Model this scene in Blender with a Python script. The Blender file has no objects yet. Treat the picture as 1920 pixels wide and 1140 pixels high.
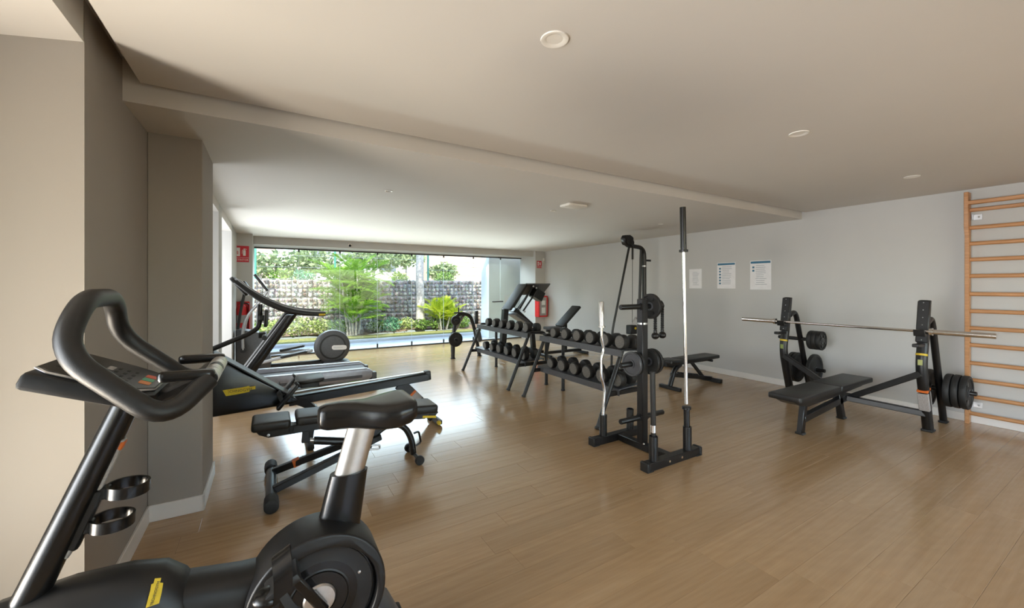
import bpy, bmesh, math, random
from mathutils import Vector as V, Matrix as M
PI = math.pi
random.seed(4)
scn = bpy.context.scene
col = scn.collection

# ------------------------------------------------------------------ camera, sky, sun, daylight, exposure
cam_d = bpy.data.cameras.new('camera'); cam = bpy.data.objects.new('camera', cam_d); col.objects.link(cam)
cam_d.sensor_width = 36.0; cam_d.lens = 36.0*760/1920; cam_d.shift_y = -33/1920; cam_d.clip_start = .05; cam_d.clip_end = 300
cam.location = (0, 0, 1.5); cam.rotation_euler = (PI/2, 0, -math.radians(31.0))
scn.camera = cam

world = bpy.data.worlds.new('sky'); scn.world = world; world.use_nodes = True
wn = world.node_tree.nodes; wl = world.node_tree.links
bgn = wn['Background']
sky = wn.new('ShaderNodeTexSky'); sky.sky_type = 'NISHITA'; sky.sun_disc = False
sky.sun_elevation = math.radians(52); sky.sun_rotation = math.radians(200); sky.air_density = 1.0; sky.dust_density = 1.5
wl.new(sky.outputs['Color'], bgn.inputs['Color']); bgn.inputs['Strength'].default_value = 0.75

sun_d = bpy.data.lights.new('sun', 'SUN'); sun = bpy.data.objects.new('sun', sun_d); col.objects.link(sun)
sun_d.energy = 6.8; sun_d.angle = math.radians(0.8); sun_d.color = (1.0, .95, .86)
sun.rotation_euler = V((.30, .78, -1.05)).to_track_quat('-Z', 'Y').to_euler()
sun.location = (0, 0, 12)

def area(name, loc, aim, sx, sy, power, color=(1, 1, 1)):
    d = bpy.data.lights.new(name, 'AREA'); d.shape = 'RECTANGLE'; d.size = sx; d.size_y = sy
    d.energy = power; d.color = color
    o = bpy.data.objects.new(name, d); col.objects.link(o); o.location = loc
    o.rotation_euler = V(aim).to_track_quat('-Z', 'Y').to_euler()
    return o
# daylight: sunlit terrace beyond the left facade, rear window, far bays, plus fill lamps added outside the glass front
lt = area('daylight_left_terrace', (-2.35, 1.52, .12), (.62, .10, .78),   .8, .8, 165, (1.0, .82, .68))
lw = area('daylight_left_window', (-1.62, .4, 1.25), (1, .12, .0), 2.2, 1.7, 23, (.90, .95, 1.0)); lw.data.spread = math.radians(66)
area('daylight_rear_window', (3.2, -2.85, 1.35), (-.05, 1, -.1), 5.5, 2.0, 8, (1.0, .97, .94))
area('daylight_far_bay_window', (-1.55, 4.95, 1.3), (1, 0, .16), 1.5, 1.9, 22, (.95, .98, 1.0))
area('daylight_far_bay_window', (-1.55, 7.0, 1.3), (1, 0, -.02), 1.4, 1.9, 50, (.95, .98, 1.0))
gp = area('fill_glass_low', (2.8, 11.6, .14), (0, -.90, .435), 6.2, 1.0, 72, (.96, 1.0, .98)); gp.data.spread = math.radians(37)  # added fill lamp, low outside the glass, brightens the lower ceiling
gs = area('fill_glass_high', (3.0, 10.35, 2.2), (0, -.50, -.86), 6.2, .6, 125, (.84, .95, 1.0)); gs.data.spread = math.radians(106)  # added fill lamp, high outside the glass, brightens the floor by the panes

scn.view_settings.view_transform = 'Standard'; scn.view_settings.look = 'None'
scn.view_settings.gamma = 1.0; scn.view_settings.exposure = 0.44; scn.view_settings.use_curve_mapping = False
scn.cycles.use_denoising = True
scn.cycles.max_bounces = 10; scn.cycles.diffuse_bounces = 6; scn.cycles.glossy_bounces = 4
scn.cycles.transparent_max_bounces = 16; scn.cycles.caustics_reflective = False; scn.cycles.caustics_refractive = False
scn.cycles.sample_clamp_indirect = 8.0

# ------------------------------------------------------------------ materials
def nmat(name):
    m = bpy.data.materials.new(name); m.use_nodes = True
    return m, m.node_tree.nodes, m.node_tree.links, m.node_tree.nodes['Principled BSDF']
def ramp(n, l, src, stops):
    r = n.new('ShaderNodeValToRGB'); e = r.color_ramp.elements
    while len(e) < len(stops): e.new(.5)
    for k, (p, c) in enumerate(stops): e[k].position = p; e[k].color = (*c, 1) if len(c) == 3 else c
    l.new(src, r.inputs[0]); return r
def pm(name, c, rough=.5, metal=0.0, var=.10, scale=25, bump=0.0, bscale=250, spec=.5, coat=0.0, sheen=0.0):
    m, n, l, b = nmat(name)
    tc = n.new('ShaderNodeTexCoord'); no = n.new('ShaderNodeTexNoise'); no.inputs['Scale'].default_value = scale; no.inputs['Detail'].default_value = 3
    l.new(tc.outputs['Object'], no.inputs['Vector'])
    lo = tuple(x*(1-var) for x in c); hi = tuple(min(1, x*(1+var)) for x in c)
    r = ramp(n, l, no.outputs['Fac'], [(.3, lo), (.7, hi)])
    l.new(r.outputs[0], b.inputs['Base Color'])
    b.inputs['Roughness'].default_value = rough; b.inputs['Metallic'].default_value = metal
    b.inputs['Specular IOR Level'].default_value = spec; b.inputs['Coat Weight'].default_value = coat
    b.inputs['Sheen Weight'].default_value = sheen
    if bump:
        n2 = n.new('ShaderNodeTexNoise'); n2.inputs['Scale'].default_value = bscale; n2.inputs['Detail'].default_value = 2
        l.new(tc.outputs['Object'], n2.inputs['Vector'])
        bp = n.new('ShaderNodeBump'); bp.inputs['Strength'].default_value = bump; bp.inputs['Distance'].default_value = .002
        l.new(n2.outputs['Fac'], bp.inputs['Height']); l.new(bp.outputs[0], b.inputs['Normal'])
    return m
MT = {}
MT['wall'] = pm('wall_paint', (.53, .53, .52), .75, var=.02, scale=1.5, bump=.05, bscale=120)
MT['wall_shaded'] = pm('shaded_wall_paint', (.335, .308, .278), .75, var=.02, scale=1.5, bump=.05, bscale=120)  # wall paint with the dimness of the left walls put into its colour
MT['ceil'] = pm('ceiling_paint', (.62, .60, .575), .8, var=.015, scale=1.2, bump=.04, bscale=120)
MT['base'] = pm('baseboard_lacquer', (.74, .72, .70), .45, var=.02, scale=3)
MT['black'] = pm('black_powder_coat', (.0062, .0062, .0066), .36, var=.2, scale=60, bump=.15, bscale=700)
MT['gloss'] = pm('black_gloss_plastic', (.006, .0057, .0056), .26, var=.15, scale=30)
MT['plastic'] = pm('black_matt_plastic', (.0085, .0085, .009), .42, var=.15, scale=40, bump=.1, bscale=900)
MT['grip'] = pm('black_foam_grip', (.0075, .007, .0068), .40, var=.2, scale=80, bump=.25, bscale=900)
MT['vinyl'] = pm('black_vinyl_upholstery', (.0095, .0092, .009), .44, var=.15, scale=40, bump=.12, bscale=500)
MT['rubber'] = pm('black_rubber', (.011, .011, .011), .6, var=.2, scale=60, bump=.2, bscale=500)
MT['greyrub'] = pm('worn_grey_rubber', (.125, .120, .110), .68, var=.22, scale=70, bump=.2, bscale=400)
MT['tray'] = pm('graphite_tray_paint', (.065, .068, .076), .42, var=.1, scale=40)
MT['graph'] = pm('graphite_plastic', (.075, .078, .085), .45, var=.12, scale=40)
MT['chrome'] = pm('chrome', (.80, .78, .76), .16, 1.0, var=.04, scale=40)
MT['brushed'] = pm('brushed_aluminium', (.66, .63, .60), .38, 1.0, var=.06, scale=50)
MT['alu'] = pm('satin_aluminium_trim', (.55, .55, .56), .35, .9, var=.06, scale=50)
MT['silver'] = pm('silver_paint', (.42, .43, .45), .4, .4, var=.06, scale=30)
MT['yellow'] = pm('yellow_decal', (.62, .44, .015), .5, var=.12, scale=60)
MT['orange'] = pm('orange_decal', (.62, .14, .02), .5, var=.1, scale=60)
MT['red'] = pm('red_paint', (.62, .018, .022), .38, var=.08, scale=20)
MT['signred'] = pm('sign_red', (.55, .012, .03), .5, var=.05, scale=20)
MT['white'] = pm('white_print', (.78, .78, .77), .6, var=.02, scale=20)
MT['paper'] = pm('white_paper', (.80, .80, .82), .55, var=.03, scale=12)
MT['blue'] = pm('blue_print', (.04, .16, .27), .5, var=.1, scale=30)
MT['greyink'] = pm('grey_print', (.38, .41, .46), .6, var=.1, scale=40)
MT['dark'] = pm('dark_ink', (.03, .028, .02), .6, var=.1, scale=40)
MT['wood'] = None
MT['screen'] = pm('smoked_console_panel', (.022, .021, .02), .30, var=.2, scale=25)
MT['button_r'] = pm('red_button', (.60, .12, .07), .5, var=.05)
MT['button_g'] = pm('green_button', (.09, .36, .22), .5, var=.05)
MT['button_o'] = pm('orange_button', (.66, .24, .08), .5, var=.05)
MT['label'] = pm('grey_label', (.33, .31, .30), .5, var=.2, scale=120)
MT['pale'] = pm('exterior_render', (.82, .84, .84), .8, var=.03, scale=4, bump=.1, bscale=80)
MT['fixture'] = pm('white_fixture', (.82, .80, .76), .5, var=.02)
MT['lens'] = pm('frosted_lens', (.80, .78, .74), .3, var=.02)
MT['track'] = pm('dark_anodised_track', (.06, .06, .06), .4, .6, var=.1)
MT['belt'] = pm('running_belt', (.03, .03, .032), .6, var=.2, scale=90, bump=.2)
MT['deckside'] = pm('lilac_grey_deck', (.34, .34, .37), .35, .5, var=.08, scale=20)

def wood_bar():
    m, n, l, b = nmat('beech_wood')
    tc = n.new('ShaderNodeTexCoord'); mp = n.new('ShaderNodeMapping'); mp.inputs['Scale'].default_value = (40, 3, 40)
    no = n.new('ShaderNodeTexNoise'); no.inputs['Scale'].default_value = 1.5; no.inputs['Detail'].default_value = 5
    l.new(tc.outputs['Object'], mp.inputs[0]); l.new(mp.outputs[0], no.inputs['Vector'])
    r = ramp(n, l, no.outputs['Fac'], [(.3, (.40, .19, .075)), (.7, (.56, .29, .13))])
    l.new(r.outputs[0], b.inputs['Base Color']); b.inputs['Roughness'].default_value = .42
    return m
MT['wood'] = wood_bar()

def floor_mat():
    m, n, l, b = nmat('oak_plank')
    ge = n.new('ShaderNodeNewGeometry'); oi = n.new('ShaderNodeObjectInfo')
    ad = n.new('ShaderNodeMath'); ad.operation = 'ADD'; l.new(ge.outputs['Random Per Island'], ad.inputs[0]); l.new(oi.outputs['Random'], ad.inputs[1])
    fr = n.new('ShaderNodeMath'); fr.operation = 'FRACT'; l.new(ad.outputs[0], fr.inputs[0])
    cb = n.new('ShaderNodeCombineXYZ')
    k1 = n.new('ShaderNodeMath'); k1.operation = 'MULTIPLY'; k1.inputs[1].default_value = 37.0; l.new(fr.outputs[0], k1.inputs[0])
    l.new(k1.outputs[0], cb.inputs['X']); l.new(k1.outputs[0], cb.inputs['Z'])
    va = n.new('ShaderNodeVectorMath'); va.operation = 'ADD'; l.new(ge.outputs['Position'], va.inputs[0]); l.new(cb.outputs[0], va.inputs[1])
    mp = n.new('ShaderNodeMapping'); mp.inputs['Scale'].default_value = (.55, 13, 1); l.new(va.outputs[0], mp.inputs[0])
    no = n.new('ShaderNodeTexNoise'); no.inputs['Scale'].default_value = 2.2; no.inputs['Detail'].default_value = 6; no.inputs['Roughness'].default_value = .6
    no.inputs['Distortion'].default_value = .12; l.new(mp.outputs[0], no.inputs['Vector'])
    mp2 = n.new('ShaderNodeMapping'); mp2.inputs['Scale'].default_value = (1.5, 9, 1); l.new(va.outputs[0], mp2.inputs[0])
    wv = n.new('ShaderNodeTexWave'); wv.wave_type = 'RINGS'; wv.rings_direction = 'SPHERICAL'; wv.inputs['Scale'].default_value = 1.6; wv.inputs['Distortion'].default_value = 9; wv.inputs['Detail'].default_value = 2
    wv.inputs['Detail Scale'].default_value = .6; l.new(mp2.outputs[0], wv.inputs['Vector'])
    r = ramp(n, l, no.outputs['Fac'], [(.22, (.350, .216, .106)), (.5, (.405, .260, .134)), (.78, (.460, .308, .170))])
    mx = n.new('ShaderNodeMix'); mx.data_type = 'RGBA'; mx.blend_type = 'MULTIPLY'; mx.inputs[0].default_value = .035
    l.new(r.outputs[0], mx.inputs[6]); l.new(wv.outputs['Color'], mx.inputs[7])
    hs = n.new('ShaderNodeHueSaturation')
    mr = n.new('ShaderNodeMapRange'); mr.inputs['To Min'].default_value = .96; mr.inputs['To Max'].default_value = 1.06; l.new(fr.outputs[0], mr.inputs['Value'])
    l.new(mr.outputs[0], hs.inputs['Value']); l.new(mx.outputs[2], hs.inputs['Color']); l.new(hs.outputs[0], b.inputs['Base Color'])
    rr = n.new('ShaderNodeMapRange'); rr.inputs['To Min'].default_value = .17; rr.inputs['To Max'].default_value = .27; l.new(no.outputs['Fac'], rr.inputs['Value'])
    l.new(rr.outputs[0], b.inputs['Roughness']); b.inputs['Specular IOR Level'].default_value = .6
    b.inputs['Coat Weight'].default_value = .35; b.inputs['Coat Roughness'].default_value = .16
    bp = n.new('ShaderNodeBump'); bp.inputs['Strength'].default_value = .12; bp.inputs['Distance'].default_value = .001
    l.new(no.outputs['Fac'], bp.inputs['Height']); l.new(bp.outputs[0], b.inputs['Normal'])
    return m
MT['floor'] = floor_mat()

def glass_mat(name, tint=(.95, .985, .97), gl=.05):
    m = bpy.data.materials.new(name); m.use_nodes = True; n = m.node_tree.nodes; l = m.node_tree.links; n.clear()
    o = n.new('ShaderNodeOutputMaterial'); t = n.new('ShaderNodeBsdfTransparent'); g = n.new('ShaderNodeBsdfGlossy'); mix = n.new('ShaderNodeMixShader')
    t.inputs[0].default_value = (*tint, 1); g.inputs['Roughness'].default_value = .02
    lw = n.new('ShaderNodeLayerWeight'); lw.inputs['Blend'].default_value = .5
    pw = n.new('ShaderNodeMath'); pw.operation = 'POWER'; pw.inputs[1].default_value = 5.0; l.new(lw.outputs['Facing'], pw.inputs[0])
    f = n.new('ShaderNodeMath'); f.operation = 'MULTIPLY_ADD'; f.inputs[1].default_value = .6; f.inputs[2].default_value = .025; l.new(pw.outputs[0], f.inputs[0])
    l.new(f.outputs[0], mix.inputs[0]); l.new(t.outputs[0], mix.inputs[1]); l.new(g.outputs[0], mix.inputs[2]); l.new(mix.outputs[0], o.inputs[0])
    return m
MT['glass'] = glass_mat('clear_window_glass')

def leafmat(name, c1, c2, tr=.35):
    m, n, l, b = nmat(name)
    ge = n.new('ShaderNodeNewGeometry'); oi = n.new('ShaderNodeObjectInfo')
    ad = n.new('ShaderNodeMath'); ad.operation = 'ADD'; l.new(ge.outputs['Random Per Island'], ad.inputs[0]); l.new(oi.outputs['Random'], ad.inputs[1])
    fr = n.new('ShaderNodeMath'); fr.operation = 'FRACT'; l.new(ad.outputs[0], fr.inputs[0])
    r = ramp(n, l, fr.outputs[0], [(0, c1), (1, c2)])
    l.new(r.outputs[0], b.inputs['Base Color']); b.inputs['Roughness'].default_value = .5
    tl = n.new('ShaderNodeBsdfTranslucent'); l.new(r.outputs[0], tl.inputs['Color'])
    mx = n.new('ShaderNodeMixShader'); mx.inputs[0].default_value = tr
    out = n['Material Output']; l.new(b.outputs[0], mx.inputs[1]); l.new(tl.outputs[0], mx.inputs[2]); l.new(mx.outputs[0], out.inputs[0])
    return m
MT['palm'] = leafmat('palm_leaf', (.10, .26, .02), (.32, .50, .05), .45)
MT['palm2'] = leafmat('golden_palm_leaf', (.22, .38, .02), (.62, .62, .04), .45)
MT['shrub'] = leafmat('shrub_leaf', (.07, .16, .03), (.26, .38, .08))
MT['shrub_y'] = leafmat('pale_shrub_leaf', (.22, .32, .08), (.55, .58, .24))
MT['shrub_b'] = leafmat('blue_green_shrub_leaf', (.07, .24, .14), (.22, .42, .24))
MT['tree'] = leafmat('dusty_tree_leaf', (.12, .18, .08), (.34, .40, .20))
MT['stone'] = None
def stone_mat():
    m, n, l, b = nmat('gabion_stone')
    ge = n.new('ShaderNodeNewGeometry')
    r = ramp(n, l, ge.outputs['Random Per Island'], [(0, (.14, .11, .085)), (.4, (.38, .32, .255)), (.75, (.60, .55, .48)), (1, (.27, .28, .29))])
    tc = n.new('ShaderNodeTexCoord'); no = n.new('ShaderNodeTexNoise'); no.inputs['Scale'].default_value = 14; l.new(tc.outputs['Object'], no.inputs['Vector'])
    mx = n.new('ShaderNodeMix'); mx.data_type = 'RGBA'; mx.blend_type = 'OVERLAY'; mx.inputs[0].default_value = .5
    l.new(r.outputs[0], mx.inputs[6]); l.new(no.outputs['Color'], mx.inputs[7]); l.new(mx.outputs[2], b.inputs['Base Color']); b.inputs['Roughness'].default_value = .9
    return m
MT['stone'] = stone_mat()
MT['wire'] = pm('galvanised_wire', (.30, .31, .33), .5, .7)
MT['soil'] = pm('bark_soil', (.17, .115, .075), .95, var=.5, scale=9, bump=.6, bscale=30)
MT['lawn'] = pm('short_lawn', (.20, .20, .06), .9, var=.35, scale=14, bump=.5, bscale=120)
MT['pave'] = pm('pale_paving', (.62, .64, .68), .7, var=.05, scale=4)
MT['terrace'] = pm('dry_terrace_ground', (.48, .42, .34), .95, var=.2, scale=3)
MT['bark'] = pm('pale_bark', (.46, .42, .38), .9, var=.3, scale=16, bump=.6, bscale=30)
MT['postgreen'] = pm('green_fence_paint', (.05, .20, .15), .5, var=.05)
MT['housewall'] = pm('cream_siding', (.56, .44, .36), .8, var=.05, scale=3)
MT['housewhite'] = pm('white_house_render', (.55, .55, .57), .8, var=.04, scale=2)
MT['roofgrey'] = pm('grey_roofing', (.36, .40, .44), .7, var=.1, scale=6)
MT['win'] = pm('dark_window_glass', (.10, .12, .14), .15, var=.1)

# ------------------------------------------------------------------ mesh helpers
ORG = {}
def fil(pts, r, n=5, closed=False):
    """round the corners of a polyline"""
    P = [V(p) for p in pts]; out = []; N = len(P)
    for i, p in enumerate(P):
        if not closed and i in (0, N-1): out.append(p); continue
        a, b = P[i-1], P[(i+1) % N]
        da, db = (a-p), (b-p); k = min(r, da.length*.49, db.length*.49)
        s, e = p+da.normalized()*k, p+db.normalized()*k
        for t in range(n+1):
            u = t/n; out.append(s*(1-u)**2 + p*2*u*(1-u) + e*u*u)
    return out
class B:
    def __init__(s): s.bm = bmesh.new()
    def _add(s, verts, faces):
        vs = [s.bm.verts.new(v) for v in verts]
        for f in faces:
            try: s.bm.faces.new([vs[i] for i in f])
            except ValueError: pass
        return vs
    def box(s, c, size, R=None, bev=0.0, seg=1):
        t = bmesh.new(); bmesh.ops.create_cube(t, size=1.0)
        bmesh.ops.scale(t, vec=size, verts=t.verts)
        if bev: bmesh.ops.bevel(t, geom=list(t.edges), offset=min(bev, min(size)*.49), segments=seg, affect='EDGES', profile=.5)
        if R is not None: bmesh.ops.transform(t, matrix=R.to_4x4(), verts=t.verts)
        bmesh.ops.translate(t, vec=V(c), verts=t.verts)
        s.merge(t); return s
    def merge(s, t):
        me = bpy.data.meshes.new('tmp'); t.to_mesh(me); t.free(); s.bm.from_mesh(me); bpy.data.meshes.remove(me)
    def beam(s, p, q, w, h, up=(0, 0, 1), bev=0.004, seg=1):
        p, q = V(p), V(q); d = (q-p); L = d.length; z = d.normalized(); u = V(up)
        if abs(z.dot(u)) > .98: u = V((1, 0, 0))
        x = u.cross(z).normalized(); y = z.cross(x)
        R = M((x, y, z)).transposed()
        return s.box((p+q)/2, (w, h, L), R, bev, seg)
    def tube(s, pts, r, n=10, closed=False, cap=True, ry=None, up=None):
        P = [V(p) for p in pts]; N = len(P)
        rs = r if isinstance(r, (list, tuple)) else [r]*N
        T = []
        for i in range(N):
            a = P[i-1] if (i > 0 or closed) else P[i]; b = P[(i+1) % N] if (i < N-1 or closed) else P[i]
            T.append((b-a).normalized())
        if up is None:
            u = V((0, 0, 1)) if abs(T[0].z) < .9 else V((1, 0, 0))
        else: u = V(up)
        X = (u - T[0]*u.dot(T[0])).normalized()
        rings = []
        for i in range(N):
            if i: X = (X - T[i]*X.dot(T[i])).normalized()
            if up is not None:
                w = V(up) - T[i]*V(up).dot(T[i])
                if w.length > .05: X = w.normalized()
            Y = T[i].cross(X); k = (ry/r if (ry and not isinstance(r, (list, tuple))) else 1.0)
            rings.append([s.bm.verts.new(P[i] + X*math.cos(2*PI*j/n)*rs[i] + Y*math.sin(2*PI*j/n)*rs[i]*k) for j in range(n)])
        for i in range(N if closed else N-1):
            a, b = rings[i], rings[(i+1) % N]
            for j in range(n): s.bm.faces.new((a[j], a[(j+1) % n], b[(j+1) % n], b[j]))
        if cap and not closed:
            s.bm.faces.new(list(reversed(rings[0]))); s.bm.faces.new(rings[-1])
        return s
    def cyl(s, p, q, r, r2=None, n=18): return s.tube([p, q], [r, r if r2 is None else r2], n)
    def lathe(s, prof, o, ax, n=24, cap=True):
        """prof: (radius, distance along axis)"""
        o, z = V(o), V(ax).normalized(); u = V((0, 0, 1)) if abs(z.z) < .9 else V((1, 0, 0))
        x = u.cross(z).normalized(); y = z.cross(x); rings = []
        for r, t in prof:
            rings.append([s.bm.verts.new(o+z*t+x*r*math.cos(2*PI*j/n)+y*r*math.sin(2*PI*j/n)) for j in range(n)])
        for a, b in zip(rings, rings[1:]):
            for j in range(n): s.bm.faces.new((a[j], a[(j+1) % n], b[(j+1) % n], b[j]))
        if cap:
            if prof[0][0] > 1e-5: s.bm.faces.new(list(reversed(rings[0])))
            if prof[-1][0] > 1e-5: s.bm.faces.new(rings[-1])
        return s
    def ringbox(s, o, ax, ro, ri, t, n=28):
        return s.lathe([(ri, -t/2), (ro, -t/2), (ro, t/2), (ri, t/2), (ri, -t/2)], o, ax, n, cap=False)
    def prism(s, pts, o, ux, uy, th, bev=0.0, seg=1):
        """closed outline in the ux/uy plane, thickness th centred on o"""
        o, ux, uy = V(o), V(ux).normalized(), V(uy).normalized(); uz = ux.cross(uy).normalized()
        t = bmesh.new()
        lo = [t.verts.new(o+ux*a+uy*b-uz*th/2) for a, b in pts]; hi = [t.verts.new(o+ux*a+uy*b+uz*th/2) for a, b in pts]
        n = len(pts)
        t.faces.new(list(reversed(lo))); t.faces.new(hi)
        for i in range(n): t.faces.new((lo[i], lo[(i+1) % n], hi[(i+1) % n], hi[i]))
        bmesh.ops.recalc_face_normals(t, faces=t.faces)
        if bev:
            es = [e for e in t.edges if len(e.link_faces) == 2 and e.calc_face_angle(0) > .9]
            bmesh.ops.bevel(t, geom=es, offset=bev, segments=seg, affect='EDGES', profile=.5, clamp_overlap=True)
        s.merge(t); return s
    def ball(s, c, r, sc=(1, 1, 1), sub=2, R=None):
        t = bmesh.new(); bmesh.ops.create_icosphere(t, subdivisions=sub, radius=r); bmesh.ops.scale(t, vec=sc, verts=t.verts)
        if R is not None: bmesh.ops.transform(t, matrix=R.to_4x4(), verts=t.verts)
        bmesh.ops.translate(t, vec=V(c), verts=t.verts); s.merge(t); return s
    def quad(s, a, b, c, d): s._add([V(a), V(b), V(c), V(d)], [(0, 1, 2, 3)]); return s
    def loft(s, rings, cap=True):
        R = [[s.bm.verts.new(V(p)) for p in r] for r in rings]
        n = len(R[0])
        for a, b in zip(R, R[1:]):
            for j in range(n): s.bm.faces.new((a[j], a[(j+1) % n], b[(j+1) % n], b[j]))
        if cap: s.bm.faces.new(list(reversed(R[0]))); s.bm.faces.new(R[-1])
        return s
    def done(s, name, m, parent=None, ang=38, sub=0, recalc=True):
        if recalc: bmesh.ops.recalc_face_normals(s.bm, faces=s.bm.faces)
        o0 = ORG.get(parent.name, V((0, 0, 0))) if parent else V((0, 0, 0))
        if o0.length: bmesh.ops.translate(s.bm, vec=-o0, verts=s.bm.verts)
        if ang:
            th = math.radians(ang)
            for f in s.bm.faces: f.smooth = True
            for e in s.bm.edges:
                if len(e.link_faces) == 2 and e.calc_face_angle(0) > th: e.smooth = False
        me = bpy.data.meshes.new(name); s.bm.to_mesh(me); s.bm.free()
        me.materials.append(MT[m] if isinstance(m, str) else m)
        o = bpy.data.objects.new(name, me); col.objects.link(o)
        if parent: o.parent = parent
        ORG[o.name] = o0
        if sub:
            md = o.modifiers.new('smooth', 'SUBSURF'); md.levels = sub; md.render_levels = sub
        return o
def tag(o, label, cat, group=None):
    o['label'] = label; o['category'] = cat
    if group: o['group'] = group
    return o
def thing(name, loc, label, cat, group=None):
    o = bpy.data.objects.new(name, None); o.empty_display_size = .1; col.objects.link(o); o.location = loc
    ORG[o.name] = V(loc)
    return tag(o, label, cat, group)
def struct(o): o['kind'] = 'structure'; return o
def text(body, size, o, ux, uy, m, parent, name='lettering', ext=.0006):
    """flat lettering standing in the plane ux/uy, centred on o"""
    cu = bpy.data.curves.new(name, 'FONT'); cu.body = body; cu.size = size; cu.align_x = 'CENTER'; cu.align_y = 'CENTER'; cu.extrude = ext; cu.resolution_u = 2
    t = bpy.data.objects.new(name, cu); col.objects.link(t)
    ux, uy = V(ux).normalized(), V(uy).normalized(); uz = ux.cross(uy)
    R = M((ux, uy, uz)).transposed().to_4x4()
    R.translation = V(o) - ORG.get(parent.name, V((0, 0, 0)))
    cu.materials.append(MT[m])
    me = bpy.data.meshes.new_from_object(t); me.name = name; bpy.data.objects.remove(t); bpy.data.curves.remove(cu)
    t = bpy.data.objects.new(name, me); col.objects.link(t); t.parent = parent; t.matrix_local = R
    return t
def arc(cx, cy, r, a0, a1, n=16):
    return [(cx+r*math.cos(a0+(a1-a0)*i/n), cy+r*math.sin(a0+(a1-a0)*i/n)) for i in range(n+1)]
def rrect(w, h, r, n=5):
    out = []
    for cx, cy, a in ((w/2-r, h/2-r, 0), (-w/2+r, h/2-r, PI/2), (-w/2+r, -h/2+r, PI), (w/2-r, -h/2+r, 1.5*PI)):
        out += arc(cx, cy, r, a, a+PI/2, n)
    return out

# ------------------------------------------------------------------ the room
XR, XL, YG, YB = 6.67, -.66, 10.05, -3.0     # right wall, left wall, glass line, rear wall
ZU, ZL = 2.575, 2.48                          # raised ceiling by the camera, lower ceiling by the glass
XO = -1.75                                    # left facade

# floor: slab + planks
PW, PL = .185, 1.22
fl = struct(B().box(((XR+XO)/2, (YG+YB)/2, -.06), (XR-XO, YG-YB, .1), bev=0).done('floor', 'soil', ang=0))
rows = int((YG-YB)/PW)+1
allp = []
for r in range(rows):
    y0 = YB+r*PW; y1 = min(y0+PW, YG); x = XO - random.random()*PL
    while x < XR:
        a, b = max(x, XO), min(x+PL, XR)
        if b-a > .02: allp.append((a, b, y0, y1))
        x += PL
def in_view(p):
    a, b, y0, y1 = p
    for x, y in ((a, y0), (a, y1), (b, y0), (b, y1), ((a+b)/2, y0)):
        d = .515*x+.857*y; l = .857*x-.515*y
        if d > 1.7 and abs(l/d) < 1.32 and not (x < XL and y < 3.4): return True
    return False
seen = [p for p in allp if in_view(p)]
seen.sort(key=lambda p: math.hypot((p[0]+p[1])/2, (p[2]+p[3])/2))
single = set(seen[:296])
G, CH = .0004, .0013
pmesh = {}
def plank_geo(bm, a, b, y0, y1):
    h = 0.0
    vs = [bm.verts.new(c) for c in ((a+G, y0+G, -.004), (b-G, y0+G, -.004), (b-G, y1-G, -.004), (a+G, y1-G, -.004),
          (a+G, y0+G, -CH*.5), (b-G, y0+G, -CH*.5), (b-G, y1-G, -CH*.5), (a+G, y1-G, -CH*.5),
          (a+G+CH, y0+G+CH, h), (b-G-CH, y0+G+CH, h), (b-G-CH, y1-G-CH, h), (a+G+CH, y1-G-CH, h))]
    for k in (0, 4):
        for j in range(4): bm.faces.new((vs[k+j], vs[k+(j+1) % 4], vs[k+4+(j+1) % 4], vs[k+4+j]))
    bm.faces.new(vs[8:12])
far = B()
for p in allp:
    a, b, y0, y1 = p
    if p not in single: plank_geo(far.bm, *p); continue
    L, Wd = round(b-a, 3), round(y1-y0, 3)
    if (L, Wd) not in pmesh:
        bm = bmesh.new(); plank_geo(bm, -(b-a)/2, (b-a)/2, -(y1-y0)/2, (y1-y0)/2)
        me = bpy.data.meshes.new('plank'); bm.to_mesh(me); bm.free(); me.materials.append(MT['floor']); pmesh[(L, Wd)] = me
    o = bpy.data.objects.new('plank', pmesh[(L, Wd)]); col.objects.link(o); o.location = ((a+b)/2, (y0+y1)/2, 0); o.parent = fl
o = far.done('plank_field', 'floor', fl, ang=0, recalc=False); o['kind'] = 'stuff'

# ceilings: raised slab, lower slab with its drop face, bay soffits
struct(B().box(((XR-.58)/2+.0, (2.845+YB)/2, ZU+.04), (XR+.58, 2.845-YB, .08)).done('ceiling', 'ceil', ang=0))
struct(B().box(((XR+XO)/2, (2.89+YG+.1)/2, ZL+.22), (XR-XO, YG+.1-2.89, .44)).done('ceiling_lower', 'ceil', ang=0))
struct(B().box((XR/2-.4, YB/2+1.5, ZU+.24), (XR+1.4, 2.9-YB+.2, .2)).done('ceiling_upper_deck', 'ceil', ang=0))
struct(B().box(((XL+XO)/2-.003, (2.9+YB)/2, 2.523+.12), (XL-XO, 2.9-YB, .24)).done('ceiling_alcove', 'ceil', ang=0))
# walls
struct(B().box((XR+.1, (YB+YG+.6)/2, 1.35), (.2, YG+.6-YB, 2.9)).done('wall_right', 'wall', ang=0))
def base(name, p, q, h=.09, t=.014):
    return struct(B().beam((p[0], p[1], h/2), (q[0], q[1], h/2), t, h, bev=.003).done(name, 'base', ang=30))
base('baseboard_right', (XR-.007, YB), (XR-.007, 9.3))
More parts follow.
